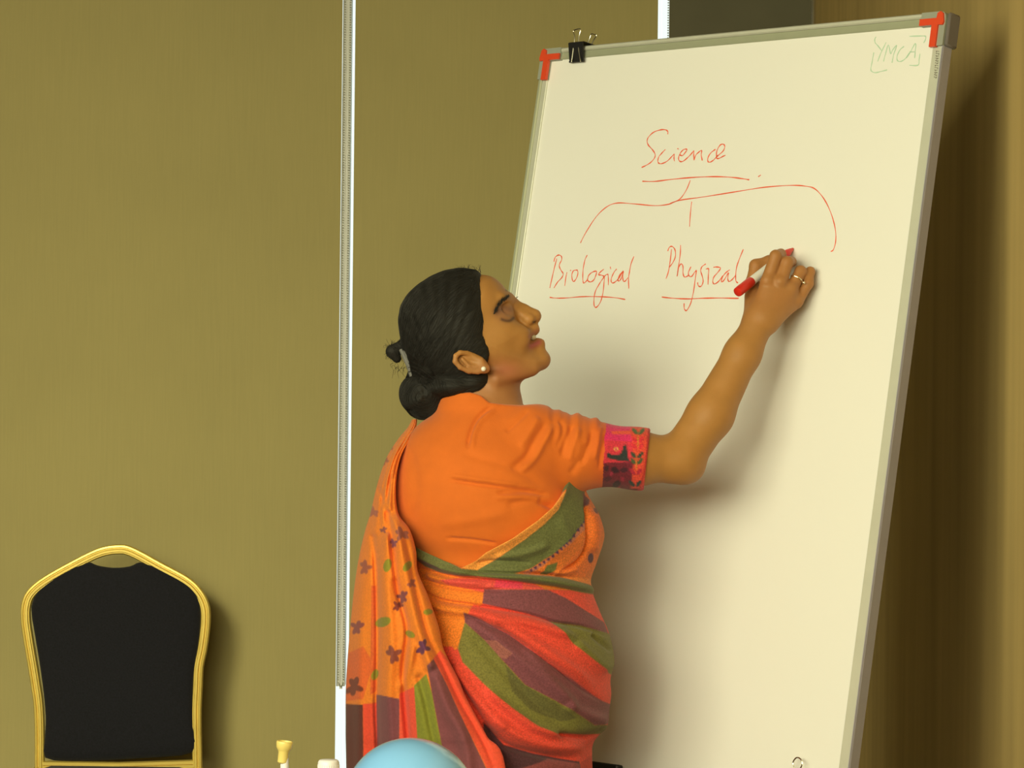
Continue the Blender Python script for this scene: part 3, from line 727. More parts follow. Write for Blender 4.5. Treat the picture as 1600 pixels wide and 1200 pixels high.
FORE = [cone(P(1062,718,YE), P(1110,648,4.905), .0335, .033, .014), cone(P(1110,648,4.905), P(1160,553,4.93), .033, .026, .014), cone(P(1160,553,4.93), P(1188,500,YW), .026, .0222, .014),
        ell(P(1077,731,YE+.005), (.019, .02, .019), .016)]
LARM = [cone(P(708,685,4.93), P(688,714,4.99), .038, .040, .02), cone(P(688,714,4.99), P(678,850,5.03), .040, .035, .02), cone(P(678,850,5.03), P(790,905,5.10), .034, .024, .015),
        cone(P(790,905,5.10), P(835,915,5.105), .026, .020, .015)]
for i, dz in enumerate((-.022, -.008, .008, .021)):
    a = P(840, 915, 5.105)+np.array([0, 0, -dz]); LARM += [cone(a, a+np.array([.034, .006, -.004]), .0095, .0085, .004), cone(a+np.array([.034, .006, -.004]), a+np.array([.048, -.012+.002*i, -.02]), .0085, .007, .004)]
LARM += [cone(P(800,900,5.09), P(825,885,5.07), .012, .010, .006), cone(P(825,885,5.07), P(848,884,5.065), .010, .008, .004)]
# right hand
def fing(pts, rad, k=.0035): return [cone(P(*pts[i]), P(*pts[i+1]), rad[i], rad[i+1], k) for i in range(len(pts)-1)]
HD = [cone(P(1180,500,YW+.005), P(1179,464,4.974), .0175, .0150, .012), cone(P(1197,502,YW), P(1229,460,4.957), .0160, .0128, .012),
      cone(P(1189,498,YW), P(1198,444,4.952), .0175, .0105, .012), cone(P(1191,495,YW), P(1218,444,4.952), .0175, .0108, .012), cone(P(1197,498,YW), P(1235,454,4.957), .0165, .0105, .012), cone(P(1200,500,YW), P(1243,472,4.967), .0145, .0105, .012)]
IDX = [(1199,440,4.950),(1212,400,4.953),(1220,397,4.980),(1223,403,4.999)]
MID = [(1219,442,4.950),(1230,410,4.957),(1236,409,4.985),(1232,415,5.002)]
RNG_ = [(1236,452,4.956),(1251,424,4.966),(1257,433,4.985),(1248,444,4.994)]
PNK = [(1245,471,4.966),(1263,443,4.968),(1266,424,4.977),(1258,434,4.990)]
THM = [(1181,470,4.976),(1175,444,4.986),(1181,415,4.993),(1202,408,4.998),(1212,406,5.003)]
HD += fing(IDX, [.0104, .0088, .0077, .0066])+fing(MID, [.0104, .0090, .0077, .0066])+fing(RNG_, [.0100, .0085, .0074, .0062])+fing(PNK, [.0095, .0077, .0068, .0058])+fing(THM, [.0140, .0102, .0092, .0082, .0070], .005)
HD += [ell(P(1199,438,4.945), (.0082, .007, .008), .005), ell(P(1219,440,4.944), (.0082, .007, .008), .005), ell(P(1237,450,4.950), (.0078, .0065, .0075), .005), ell(P(1246,469,4.960), (.0073, .0065, .007), .005)]
LEG = [cone(P(705,1180,4.89), P(715,1560,4.89), .075, .055, .03), cone(P(815,1180,4.87), P(825,1560,4.87), .075, .055, .03)]
for px, yy in ((715, 4.89), (830, 4.87)):
    kx = P(px, 1560, yy); ax_ = np.array([kx[0], kx[1]+.02, .09]); LEG += [cone(kx, ax_, .055, .033, .02), cone(ax_, (kx[0]+.02, kx[1], .04), .034, .03, .015), cone((kx[0]+.02, kx[1]+.0, .035), (kx[0]+.10, kx[1]+.13, .022), .032, .018, .015)]
allp = HP+NK+TP+ARM+FORE+HD+LARM+LEG
zf0 = P(800, 800, YT)[2]; zs = np.concatenate([np.arange(-.02, zf0, .008), np.arange(zf0, 1.60, .0021)])
V, Q = surface(allp, (P(560, 600, YT)[0], 4.70), (P(1290, 600, 5.)[0], 5.18), .0021, .0023, zs)
V = relax(V, Q, 1, .45)
px, py = proj(V); lat = V[:, 1]-YH; near = lat < .0
SK = np.array(alb((206, 144, 64), .82)); colr = np.tile(SK, (len(V), 1))
def blend(c, w_): 
    global colr
    colr = colr*(1-w_[:, None])+np.array(c)*w_[:, None]
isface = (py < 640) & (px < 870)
blend(alb((176, 116, 66)), .55*isface*np.clip((py-545)/50, 0, 1))          # shade below the jaw painted into the neck and jaw colour
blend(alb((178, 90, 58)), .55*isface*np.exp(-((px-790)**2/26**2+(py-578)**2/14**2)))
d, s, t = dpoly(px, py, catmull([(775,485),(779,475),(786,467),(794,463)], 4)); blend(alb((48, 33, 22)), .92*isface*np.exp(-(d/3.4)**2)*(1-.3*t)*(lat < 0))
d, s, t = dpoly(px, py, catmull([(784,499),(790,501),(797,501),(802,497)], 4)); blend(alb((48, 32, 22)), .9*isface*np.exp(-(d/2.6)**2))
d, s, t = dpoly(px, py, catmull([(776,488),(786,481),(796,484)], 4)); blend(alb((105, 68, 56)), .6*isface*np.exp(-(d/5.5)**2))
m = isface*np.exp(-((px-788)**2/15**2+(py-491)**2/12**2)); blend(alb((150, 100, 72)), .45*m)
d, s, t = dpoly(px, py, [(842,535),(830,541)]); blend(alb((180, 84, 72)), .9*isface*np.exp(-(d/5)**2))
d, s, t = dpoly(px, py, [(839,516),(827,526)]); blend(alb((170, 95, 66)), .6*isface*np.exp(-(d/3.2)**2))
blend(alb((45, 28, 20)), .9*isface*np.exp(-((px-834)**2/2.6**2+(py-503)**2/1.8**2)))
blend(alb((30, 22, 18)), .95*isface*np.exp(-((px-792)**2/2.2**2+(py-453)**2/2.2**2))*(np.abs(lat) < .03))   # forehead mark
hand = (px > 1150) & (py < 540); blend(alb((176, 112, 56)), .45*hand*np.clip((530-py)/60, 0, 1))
person = empty('person', (P(770, 600, YT)[0], YT, 0), 'woman in an orange blouse and striped saree, writing on the whiteboard with raised arm', 'person')
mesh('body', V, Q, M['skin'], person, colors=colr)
KB = V

# eyes, teeth, lashes
for s_ in (-1, 1):
    MB().ball(H(789, 491, s_*.0275), (.0105, .0110, .0105), 20, 12).out('eye', M['eye'], person)
MB().ball(H(832, 527, 0), (.0055, .016, .0052), 16, 10).out('teeth', M['teeth'], person)
ls = MB()
for i in range(15):
    t = i/14; a = np.array([786+14*t, 500.5-2.0*t*t]); dl = H(a[0], a[1], -.0395+.006*t*t); e_ = H(a[0]+4.*t+1, a[1]+3.5, -.044+.006*t)
    ls.tube([dl, (dl+e_)/2+np.array([0, -.0005, -.0006]), e_], .00035, 4)
for i in range(6):
    a = H(800+i*.6, 468+i*.2, .022); ls.tube([a, H(807+i*.5, 465-i*.3, .024)], .0004, 4)
br = MB(); bc_ = catmull([(774,487),(777,480),(782,472),(788,466),(795,462)], 8)
fx, fy = proj(KB); fm = (fy < 520) & (fy > 440) & (fx > 760) & (fx < 815) & (KB[:, 1] < YH); FV, fx, fy = KB[fm], fx[fm], fy[fm]
def on_face(px_, py_):
    m = (np.abs(fx-px_) < 3) & (np.abs(fy-py_) < 3)
    return P(px_, py_, FV[m][:, 1].min()) if m.any() else None
for i in range(90):
    c0 = bc_[int(RNG.integers(0, len(bc_)))]+RNG.normal(0, 1.3, 2); q0 = on_face(*c0); q1 = on_face(c0[0]-2.2+RNG.normal(0, .5), c0[1]+4.2+RNG.normal(0, .6))
    if q0 is None or q1 is None: continue
    br.tube([q0+np.array([0, .0004, 0]), (q0+q1)/2+np.array([0, -.0003, 0]), q1+np.array([0, .0002, 0])], .0003, 4)
ob = br.out('eyebrow', M['hair_strand'], person); ob['kind'] = 'stuff'
lo_ = ls.out('eyelashes', M['hair_strand'], person); lo_['kind'] = 'stuff'

# ------------------------------------------------------------------ hair
hair_poly = catmull([(755,421),(740,418.5),(715,419),(688,425),(665,437),(643,454),(629,472),(623,492),(623,510),(627,530),(635,552),(640,572),(636,590),(650,606),(690,622),(718,618),(748,617),(764,606),(768,596),(762,588),(760,575),(763,560),(765,547),(760,535),(755,520),(757,505),(754,480),(752,455),(752,435)], 4, True)
hs = Map2(polysdf(hair_poly, 580, 380, 320, 280), 580, 380)
skull_poly = catmull([(760,420),(740,417),(715,418),(688,424),(665,436),(642,453),(628,471),(622,491),(622,512),(626,532),(634,554),(640,575),(650,600),(690,622),(740,624),(790,612),(830,580),(850,550),(830,500),(810,470),(795,440)], 4, True)
ks = Map2(polysdf(skull_poly, 580, 380, 320, 280), 580, 380)
FRONT = [(758,416),(752,435),(752,455),(754,480),(757,505),(755,520),(760,535),(765,548)]
def hair_fn(p):
    px, py = proj(p); din = ks(px, py)*mpp; lat = p[:, 1]-YH
    Wy = .080-.010*np.clip((py-580)/40, 0, 1)
    df = dpoly(px, py, FRONT)[0]*mpp; tk = .0008+.0115*(1-np.exp(-(df/.016)**1.3))
    d = smin(head_fn(p)-tk, np.hypot(np.maximum(.082-din, 0), lat*.082/Wy)-.082+.012*np.exp(-df/.02), .004)
    e = -hs(px, py)*mpp
    st = .0006*np.sin(np.arctan2(py-590, px-690)*46)
    return smax(d+st, e, .006)
def bun_fn(p):
    c_ = np.array(H(661,617,-.005)); q = p-c_; a = np.arctan2(q[:, 2], q[:, 0]); r = np.sqrt((q/np.array([.034, .036, .035]))**2 @ np.ones(3))
    return (r-1)*.034+.0014*np.sin(a*3+r*9+q[:, 1]*120)
HR = [Prim(hair_fn, .006), Prim(bun_fn, .010), ell(H(712,603,-.01), (.045, .06, .020), .012, '+', rot=.05), ell(H(742,597,-.005), (.026, .060, .021), .010)]
tufts = [((628,536),(617,538),(609,548),(612,560),(622,566)), ((624,545),(615,545),(613,555),(622,560)), ((608,535),(612,545),(606,556))]
V, Q = surface(HR+[cone(H(625,541,-.01), H(613,549,-.012), .008, .0085, .006), cone(H(613,549,-.012), H(620,560,-.012), .0085, .006, .006)], (P(590,600,YT)[0], 4.78), (P(785,600,YT)[0], 5.0), .0022, .0024, np.arange(P(600,670,YT)[2], P(600,405,YT)[2], .0021))
V = relax(V, Q, 1, .45)
hair = mesh('hair', V, Q, M['hair'], person)
# strands lying on the hair surface, combed back to the bun
nr = vnormals(V, Q); kd = KDTree(len(V))
for i, v in enumerate(V): kd.insert(v, i)
kd.balance()
bunc = H(668, 600, 0); VV = []; FF = []
px, py = proj(V); cand = np.nonzero((V[:, 1] < YH+.03))[0]
for sidx in RNG.choice(cand, 3600):
    p = V[sidx].copy(); n_ = nr[sidx]; pts = []; L_ = int(RNG.integers(7, 16)); lift = RNG.uniform(.0002, .0011)
    x0, y0 = px[sidx], py[sidx]; inb = (x0-661)**2+(y0-620)**2 < 40**2
    for k_ in range(L_):
        pts.append(p+n_*lift*math.sin(math.pi*min(1, (k_+.3)/L_)))
        if inb: q = p-H(661, 617, 0); dr = np.cross(q, [0, 1, 0.])+q*.05
        else: dr = bunc-p; dr = dr/np.linalg.norm(dr)+np.array([-.25, 0, .15])*max(0, 1-k_/8)
        dr = dr-n_*(dr@n_); dr /= np.linalg.norm(dr)+1e-9; p = p+dr*.0048
        _, j, _ = kd.find(p); p = V[j]*.6+(p-nr[j]*((p-V[j])@nr[j]))*.4; n_ = nr[j]
        if not inb and np.linalg.norm(bunc-p) < .03: break
    if len(pts) < 4: continue
    pts = np.array(pts); b = len(VV); r_ = .00034
    for k_, q in enumerate(pts):
        rr_ = r_*(1-.8*k_/len(pts)); VV += [q+np.array([rr_, 0, 0]), q+np.array([-rr_*.5, -rr_, 0]), q+np.array([-rr_*.5, 0, rr_])]
    FF += [(b+k_*3+a, b+k_*3+(a+1) % 3, b+k_*3+3+(a+1) % 3, b+k_*3+3+a) for k_ in range(len(pts)-1) for a in range(3)]
# loose flyaways: crown, tuft, nape
def loose(x, y, dx, dy, n, lat0=0, r_=.0004):
    mb_ = []
    for i in range(n):
        a = H(x[0]+RNG.uniform(0, 1)*(x[1]-x[0]), y[0]+RNG.uniform(0, 1)*(y[1]-y[0]), lat0+RNG.uniform(-.012, .012)); 
        b_ = a+np.array([RNG.uniform(*dx), RNG.uniform(-.004, .004), RNG.uniform(*dy)]); c_ = (a+b_)/2+np.array([RNG.uniform(-.003, .003), 0, RNG.uniform(0, .004)])
        pts = catmull([a, c_, b_], 3); b0_ = len(VV)
        for k_, q in enumerate(pts):
            rr_ = r_*(1-.8*k_/len(pts)); VV.extend([q+np.array([rr_, 0, 0]), q+np.array([-rr_*.5, -rr_, 0]), q+np.array([-rr_*.5, 0, rr_])])
        FF.extend([(b0_+k_*3+a_, b0_+k_*3+(a_+1) % 3, b0_+k_*3+3+(a_+1) % 3, b0_+k_*3+3+a_) for k_ in range(len(pts)-1) for a_ in range(3)])
loose((722, 752), (424, 428), (-.014, .004), (.005, .013), 34)
loose((608, 622), (540, 560), (-.010, .004), (-.008, .014), 110, -.01)
loose((612, 640), (556, 578), (-.004, .008), (-.014, .002), 40, -.01)
o = mesh('hair_strands', VV, FF, M['hair_strand'], hair); o['kind'] = 'stuff'
cb_ = MB()
for k_ in range(4): cb_.tube(catmull([H(627+k_*2.5, 548+k_*5, -.014), H(633+k_*2, 552+k_*6, -.020), H(640, 560+k_*7, -.026)], 4), .0022, 6)
cb_.tube([H(626,546,-.016), H(638,572,-.02), H(643,588,-.022)], .003, 8)
cb_.out('hair_claw_clip', M['clip_grey'], person)
ep = MB().ball(H(755.5, 576.5, -.0815), .0037, 14, 10).out('earring', M['pearl'], person)
ep['label'] = 'small pearl stud earring'
# ring on the ring finger
ra, rb2 = P(1236, 452, 4.956), P(1251, 424, 4.966); rc = ra+(rb2-ra)*.55; ax_ = (rb2-ra)/np.linalg.norm(rb2-ra)
u_ = np.cross(ax_, [0, 1, 0]); u_ /= np.linalg.norm(u_); v_ = np.cross(ax_, u_)
rg = MB().tube([rc+(u_*math.cos(a)+v_*math.sin(a))*.0098 for a in np.linspace(0, 2*math.pi, 33)], .0011, 8).ball(rc+u_*-.004+np.array([.007, -.0085, -.003]), .0022, 8, 6)
rg.out('finger_ring', M['ring_metal'], person)

# ------------------------------------------------------------------ blouse
NKB = [cone(P(745,600,4.885), P(752,650,4.885), .050, .055, .02)]
def cut_fn(p):
    px, py = proj(p)
    neck = np.interp(px, [560,690,705,735,750,765,790,815,850,885], [500,600,614,613,617,629,632,633,630,560])
    g1_ = (neck-py)*mpp
    g2_ = (py-930)*mpp
    ex = (px-1013-(py-700)*-.11)*mpp      # sleeve end
    return np.maximum(np.maximum(g1_, g2_), ex).astype(np.float32)
def offs(prims, o): return [Prim((lambda f: (lambda p: f(p)-o))(q.fn), q.k, q.op) for q in prims]
SL = [cone(P(826,688,YS_), P(900,707,4.855), .0515, .0495, .022), cone(P(900,707,4.855), P(1000,717,4.872), .0505, .0415, .02), cone(P(1000,717,4.872), P(1060,720,4.885), .0415, .040, .02)]
BLp = offs(TP+ARM[:1]+LARM[:1]+NK[1:]+NKB, .008)+SL+[cone(P(688,714,4.99), P(678,820,5.03), .046, .042, .02), Prim(cut_fn, .003, '*')]
V, Q = surface(BLp, (P(575,600,YT)[0], 4.70), (P(1040,600,YT)[0], 5.10), .0023, .0026, np.arange(P(800,940,YT)[2], P(800,600,YT)[2], .0022))
V = relax(V, Q, 1, .45)
nv = vnormals(V, Q); px, py = proj(V); nearw = np.clip(-nv[:, 1]*1.4+.25, 0, 1)
WR = [([(770,634),(747,652),(735,675),(730,702)], -.0030, 3.2, 'g'), ([(775,640),(752,657),(741,680),(737,705)], .0022, 4, 'g'),
      ([(858,655),(839,683),(821,715),(798,732)], -.0034, 6, 'g'), ([(866,662),(850,690),(834,718),(812,738)], .003, 5, 'g'), ([(842,650),(828,675),(812,700)], .0022, 5, 'g'),
      ([(826,640),(808,658),(790,676)], -.002, 4, 'g'), ([(872,655),(880,672),(870,700)], -.002, 3.5, 'g'),
      ([(895,664),(884,688),(878,715)], -.0026, 4, 'g'), ([(905,668),(896,695),(890,722)], .002, 4, 'g'), ([(928,672),(920,700),(908,728)], -.0030, 4, 'g'),
      ([(940,664),(934,690),(928,720)], .0022, 3.5, 'g'), ([(948,678),(940,705),(936,735)], -.002, 3, 'g'), ([(918,690),(905,720),(890,742)], -.002, 5, 'g'),
      ([(698,749),(752,757),(800,763),(845,768)], -.0032, 2.8, 'g'), ([(700,742),(752,750),(810,758)], .0018, 4, 'g'), ([(775,770),(815,768),(858,773)], -.003, 3.5, 'g'), ([(770,778),(815,778),(862,786)], .002, 4, 'g'),
      ([(720,708),(760,718),(810,735),(850,762)], -.0018, 7, 'g'), ([(790,790),(830,782),(870,795)], -.002, 5, 'g'), ([(695,841),(738,844),(778,850)], -.0022, 2.5, 'g'), ([(840,780),(860,790),(875,800)], -.003, 5, 'g'),
      ([(685,820),(740,812),(800,800)], .0014, 9, 'g'), ([(640,700),(650,760),(640,820)], -.0015, 9, 'g')]
h = relief(px, py, WR); edge = (np.sin(px*.42)*.5+np.sin(px*.23+1))*.0016*np.clip((px-845)/30, 0, 1)*np.clip((955-px)/20, 0, 1)*np.clip((705-py)/25, 0, 1)
V = V+nv*((1.35*h*nearw+edge)[:, None])
isb = px-(-.11)*(py-700)*1.0 > 945-(py-665)*.06
bc = np.array(alb((240, 116, 20), .92)); cc = np.tile(bc, (len(V), 1)); wr = np.clip((px-905)/45, 0, 1)*np.clip((px-905)/45, 0, 1)
cc = cc*(1-.55*wr[:, None])+np.array(alb((240, 84, 30)))*.55*wr[:, None]
fq = px[Q].mean(1)+.06*(py[Q].mean(1)-665); inb = fq > 947
def submesh(V, Q, keep, C_):
    q = Q[keep]; used = np.unique(q); mp = np.full(len(V), -1); mp[used] = np.arange(len(used)); return V[used], mp[q], C_[used]
v_, q_, c_ = submesh(V, Q, ~inb, cc); blo = mesh('blouse', v_, q_, M['blouse'], person, colors=c_)

# painting helper: rasterise cloth prints and painted fold shading (coordinates in picture px at the cloth's own place), sampled per vertex
class Paint:
    def __init__(s, x0, y0, x1, y1, base, st=.5):
        s.x0, s.y0, s.st = x0, y0, st; s.a = np.zeros((int((y1-y0)/st), int((x1-x0)/st), 3), np.float32); s.a[:] = base
    def poly(s, pts, c_, k=1.0):
        pts = np.array(pts, float); st = s.st
        i0 = max(int((pts[:, 0].min()-s.x0)/st)-1, 0); i1 = min(int((pts[:, 0].max()-s.x0)/st)+2, s.a.shape[1]); j0 = max(int((pts[:, 1].min()-s.y0)/st)-1, 0); j1 = min(int((pts[:, 1].max()-s.y0)/st)+2, s.a.shape[0])
        if i1 <= i0 or j1 <= j0: return s
        d_ = polysdf(pts, s.x0+i0*st, s.y0+j0*st, i1-i0, j1-j0, st); w_ = np.clip(d_/1.0+.5, 0, 1)[..., None]
        s.a[j0:j1, i0:i1] = s.a[j0:j1, i0:i1]*(1-w_)+np.array(alb(c_, k))*w_; return s
    def blob(s, x, y, rx, ry, c_, rot=0, n=12):
        cr, sr = math.cos(rot), math.sin(rot); return s.poly([(x+rx*math.cos(t)*cr-ry*math.sin(t)*sr, y+rx*math.cos(t)*sr+ry*math.sin(t)*cr) for t in np.linspace(0, 2*math.pi, n, endpoint=False)], c_)
    def flower(s, x, y, r, c_):
        for k_ in range(5):
            a = 2*math.pi*k_/5+x*.7+(.3, -.2, .1)[k_ % 3]; q = (.85, 1.15, 1.)[k_ % 3]; s.blob(x+math.cos(a)*r*.45, y+math.sin(a)*r*.45, r*.5*q, r*.28, c_, a)
        return s.blob(x, y, r*.3, r*.3, c_)
    def map(s): return Map2(s.a, s.x0, s.y0, s.st)
PK, OR, RD, PU, DP, GR, OL = (232,40,90), (246,128,26), (240,74,44), (132,68,64), (84,44,44), (124,116,40), (108,110,50)
pb = Paint(930, 655, 1025, 775, alb((226, 52, 60)))
s7 = 8.575
def z7(l): return [(920+x/s7, 640+y/s7) for x, y in l]
pb.poly(z7([(150,190),(620,200),(620,430),(150,400)]), PK).poly(z7([(290,290),(570,280),(560,330),(320,330)]), (244,86,50))
pb.poly(z7([(170,720),(600,690),(700,800),(660,1080),(130,1100)]), (120, 28, 40))
pb.poly(z7([(240,600),(260,575),(300,600),(390,610),(440,570),(460,490),(505,460),(515,560),(540,690),(430,690),(330,670),(250,650)]), (44, 50, 42))
for cx_, cy_, rr_, c_ in ((240,790,40,(70,24,34)),(350,810,60,(60,22,32)),(470,810,50,(72,26,36)),(370,1000,60,(60,20,30)),(250,930,50,(90,26,38)),(450,930,36,(160,30,50)),(300,860,30,(170,40,60)),(400,1060,30,(190,50,60))): pb.blob(*z7([(cx_, cy_)])[0], rr_/s7, rr_/s7*.7, c_, cx_*.1)
pb.blob(*z7([(365,528)])[0], 3.2, 3.2, (226,170,70)).blob(*z7([(365,528)])[0], 1.8, 1.8, PK)
pb.poly(z7([(560,230),(790,240),(790,900),(700,1060),(560,1060),(600,700)]), (236,74,44))
for yy, c_ in ((300, (82,98,48)), (410, (232,44,50)), (500, (232,44,50)), (620, (52,66,42)), (700, (74,84,42)), (840, (190,36,50)), (1000, (50,62,50))):
    for sx in (-1, 1): pb.blob(*z7([(665-(yy-300)*.06+sx*45, yy-8)])[0], 6.4, 3.0, c_, sx*-.85)
pb.poly(z7([(664,250),(676,250),(640,800),(628,800)]), (220,120,40)); pb.poly(z7([(790,260),(815,290),(770,760),(700,1050),(680,1050),(755,740)]), (200, 44, 34))
C_ = pb.map()(px, py)
v_, q_, c_ = submesh(V, Q, inb, C_)
sb = mesh('sleeve_border', v_, q_, M['saree'], blo, colors=c_); sb['label'] = 'embroidered pink sleeve border'

# ------------------------------------------------------------------ saree (closed tube round hips, open top edge following the wrap)
SR = np.array([(640,690,830,4.885,.06),(700,628,893,4.88,.112),(765,616,915,4.88,.127),(800,614,934,4.885,.135),(830,616,944,4.887,.135),(850,622,942,4.888,.132),(880,630,932,4.888,.124),(912,626,923,4.886,.122),(950,612,935,4.884,.130),(985,602,950,4.882,.138),(1010,598,957,4.88,.142),(1035,594,960,4.88,.146),(1060,592,954,4.88,.148),(1085,590,955,4.88,.148),(1110,590,952,4.88,.148),(1135,590,949,4.88,.148),(1150,591,935,4.88,.147),(1165,592,926,4.88,.146),(1200,594,925,4.88,.146),(1400,596,922,4.88,.15),(2010,570,960,4.88,.19)], float)
cutn = np.array([(560,830),(600,835),(640,846),(668,861),(700,876),(727,886),(745,876),(760,863),(800,841),(838,813),(862,791),(879,768),(890,752),(960,735)], float)
cutf = np.array([(560,650),(640,655),(700,650),(760,690),(830,730),(900,750),(960,750)], float)
SR = catmull(SR, 6)
def srow(y, c_): return np.interp(y, SR[:, 0], SR[:, c_])
def tube_sheet(nt, vs_rows, disp):
    th = np.linspace(0, 2*math.pi, nt, endpoint=False)   # 0 = right, goes round the near side first
    co, si = np.cos(th), np.sin(th); near_ = si > 0; yt = np.full(nt, 800.)
    for _ in range(14):
        L, R = srow(yt, 1), srow(yt, 2); x = (L+R)/2+(R-L)/2*co
        yn = np.where(near_, np.interp(x, cutn[:, 0], cutn[:, 1]), np.interp(x, cutf[:, 0], cutf[:, 1])); yt = .5*yt+.5*yn
    w_ = np.clip(np.abs(si)*6, 0, 1); ya = np.interp(960, cutn[:, 0], cutn[:, 1]); 
    Yg = yt[None, :]+(2010-yt[None, :])*vs_rows[:, None]
    L, R = srow(Yg, 1), srow(Yg, 2); Yc, hd_ = srow(Yg, 3), srow(Yg, 4)
    X = (L+R)/2+(R-L)/2*co[None, :]; Yd = Yc-hd_*si[None, :]
    Z3 = np.stack([ (CAMP+np.stack([((X-CX)/F*cR+(Yg-CY)/F*sR), np.ones_like(X), ((X-CX)/F*sR-(Yg-CY)/F*cR)], -1)*Yd[..., None])[..., i] for i in range(3)], -1)
    nx_ = co[None, :]/((R-L)/2*Yc/F); ny_ = -si[None, :]/hd_; ln = np.hypot(nx_, ny_); nx_, ny_ = nx_/ln, ny_/ln
    px, py = proj(Z3); h = disp(px, py)*np.clip(si, 0, 1)[None, :]**.5
    low = np.clip((Yg-1180)/200, 0, 1); h = h+low*.012*np.sin(th*13+.6*np.sin(th*3))[None, :]
    Z3[..., 0] += nx_*h; Z3[..., 1] += ny_*h
    return Z3, px, py, np.stack([nx_, ny_, 0*nx_], -1)
SRR = [([(640,848),(668,862),(700,877),(727,889)], .006, 14, 'G'), 
       ([(727,886),(760,863),(800,841),(838,813),(862,791),(880,768)], .0035, 9, 'G'),
       ([(735,893),(790,896),(850,897),(905,905)], -.006, 2.6, 'g'), ([(640,860),(700,888),(760,898),(830,903),(925,921)], .007, 6, 'G'), ([(650,886),(700,900),(770,907),(850,915),(925,927)], -.0045, 2.6, 'g'),
       ([(872,806),(890,845),(850,875)], .002, 8, 'g'), ([(914,770),(918,812),(918,850),(903,878),(868,898)], -.005, 3, 'g'), ([(925,795),(930,830),(926,865)], .006, 8, 'g'), ([(905,890),(880,893),(868,898)], .003, 4, 'g'),
       ([(740,880),(780,876),(830,880)], -.003, 3, 'g'), ([(770,872),(820,865),(860,850)], .003, 6, 'g'),
       ([(658,905),(690,915),(740,922),(790,921)], -.004, 3, 'g'), ([(665,896),(700,907),(760,912)], .004, 5, 'g'),
       ([(650,915),(685,937),(738,946),(824,960),(870,973),(912,980),(950,995)], -.0055, 2.8, 'g'), ([(652,925),(685,947),(738,957),(824,972),(870,986),(912,996)], .0065, 8, 'g'),
       ([(727,957),(760,976),(795,992),(868,1043),(905,1072),(940,1096)], -.005, 3.2, 'g'), ([(760,965),(800,982),(868,1028),(930,1075)], .006, 9, 'g'), ([(740,972),(790,1010),(850,1062),(900,1105)], .005, 10, 'g'),
       ([(735,985),(757,1015),(800,1060),(850,1110),(900,1140)], -.0035, 9, 'g'), ([(820,1010),(860,1060),(900,1112)], .003, 9, 'g'),
       ([(925,990),(942,1005),(958,1018)], -.006, 4, 'g'), ([(900,1000),(930,1025),(952,1050)], .005, 10, 'g'), ([(880,1100),(920,1118),(950,1128)], .005, 9, 'g'),
       ([(868,1146),(916,1152),(950,1136)], -.007, 4, 'g'), ([(757,1075),(799,1110),(837,1138),(880,1152)], .006, 8, 'g'), ([(754,1130),(789,1163),(837,1178),(900,1188)], -.008, 6, 'g'), ([(770,1120),(810,1150),(860,1166),(915,1168)], .007, 9, 'g'),
       ([(692,1029),(716,1070),(754,1130),(792,1195)], -.006, 6, 'g'), ([(707,1040),(740,1085),(790,1140)], .005, 9, 'g'), ([(880,975),(910,1000),(950,1040)], -.002, 6, 'g')]
ps = Paint(520, 640, 1000, 1420, alb(RD), .75)
z5 = lambda l: [(520+x/3.159, 820+y/3.159) for x, y in l]
z6 = lambda l: [(700+x/6, 740+y/6) for x, y in l]
ps.poly([(520,640),(1000,640),(1000,905),(920,925),(830,905),(600,900),(520,860)], (240,122,36))
ps.poly([(600,880),(640,862),(700,897),(760,905),(830,905),(925,922),(925,930),(860,922),(757,921),(754,944),(735,956),(727,972),(715,1013),(691,1029),(600,1030)], OR)
ps.poly([(690,906),(720,903),(830,908),(852,921),(757,921),(755,926),(700,914)], (236,82,58)).poly([(775,905),(818,910),(816,920),(772,918)], (238,64,74))
ps.poly([(756,921),(855,921),(884,934),(944,972),(951,991),(912,978),(862,972),(824,959),(754,943)], PU).poly([(855,921),(926,923),(950,975),(944,972),(884,934)], (240,76,46))
ps.poly([(738,945),(824,959),(859,970),(900,1010),(960,1054),(960,1092),(941,1095),(868,1042),(795,991),(735,956)], RD)
ps.poly([(862,972),(912,978),(955,991),(968,1023),(962,1054),(954,1054),(900,1010)], GR)
ps.poly([(727,956),(795,991),(868,1042),(941,1095),(964,1105),(964,1130),(928,1133),(868,1095),(821,1070),(780,1026),(757,1000),(726,972)], PU).poly([(757,1000),(775,1000),(800,1020),(790,1030),(775,1025)], (165,95,72))
ps.poly([(726,972),(757,1000),(780,1026),(821,1070),(868,1095),(928,1133),(960,1132),(960,1146),(916,1148),(868,1146),(837,1133),(799,1105),(757,1070),(723,1035),(715,1013)], GR)
ps.poly([(790,1040),(821,1072),(868,1098),(900,1122),(880,1128),(830,1110),(800,1080)], (104,96,38))
ps.poly([(690,1010),(707,1010),(723,1035),(757,1070),(799,1105),(837,1133),(868,1146),(935,1150),(935,1170),(906,1193),(837,1178),(789,1165),(754,1130),(716,1070),(680,1029)], RD)
ps.poly([(754,1130),(789,1165),(837,1178),(905,1190),(905,1230),(760,1230)], DP).poly([(860,1186),(906,1193),(925,1240),(780,1240),(800,1205)], (150,70,60)).poly([(906,1193),(940,1170),(940,1240),(912,1240)], (215,62,38))
for k_ in range(8): ps.poly([(560+k_*55, 1225), (580+k_*55, 1225), (590+k_*55, 1420), (560+k_*55, 1420)], (PU, GR)[k_ % 2])
ps.poly([(878,768),(862,790),(838,812),(800,840),(760,862),(727,885),(745,892),(775,873),(820,843),(850,819),(872,796),(890,768)], (250,158,56))
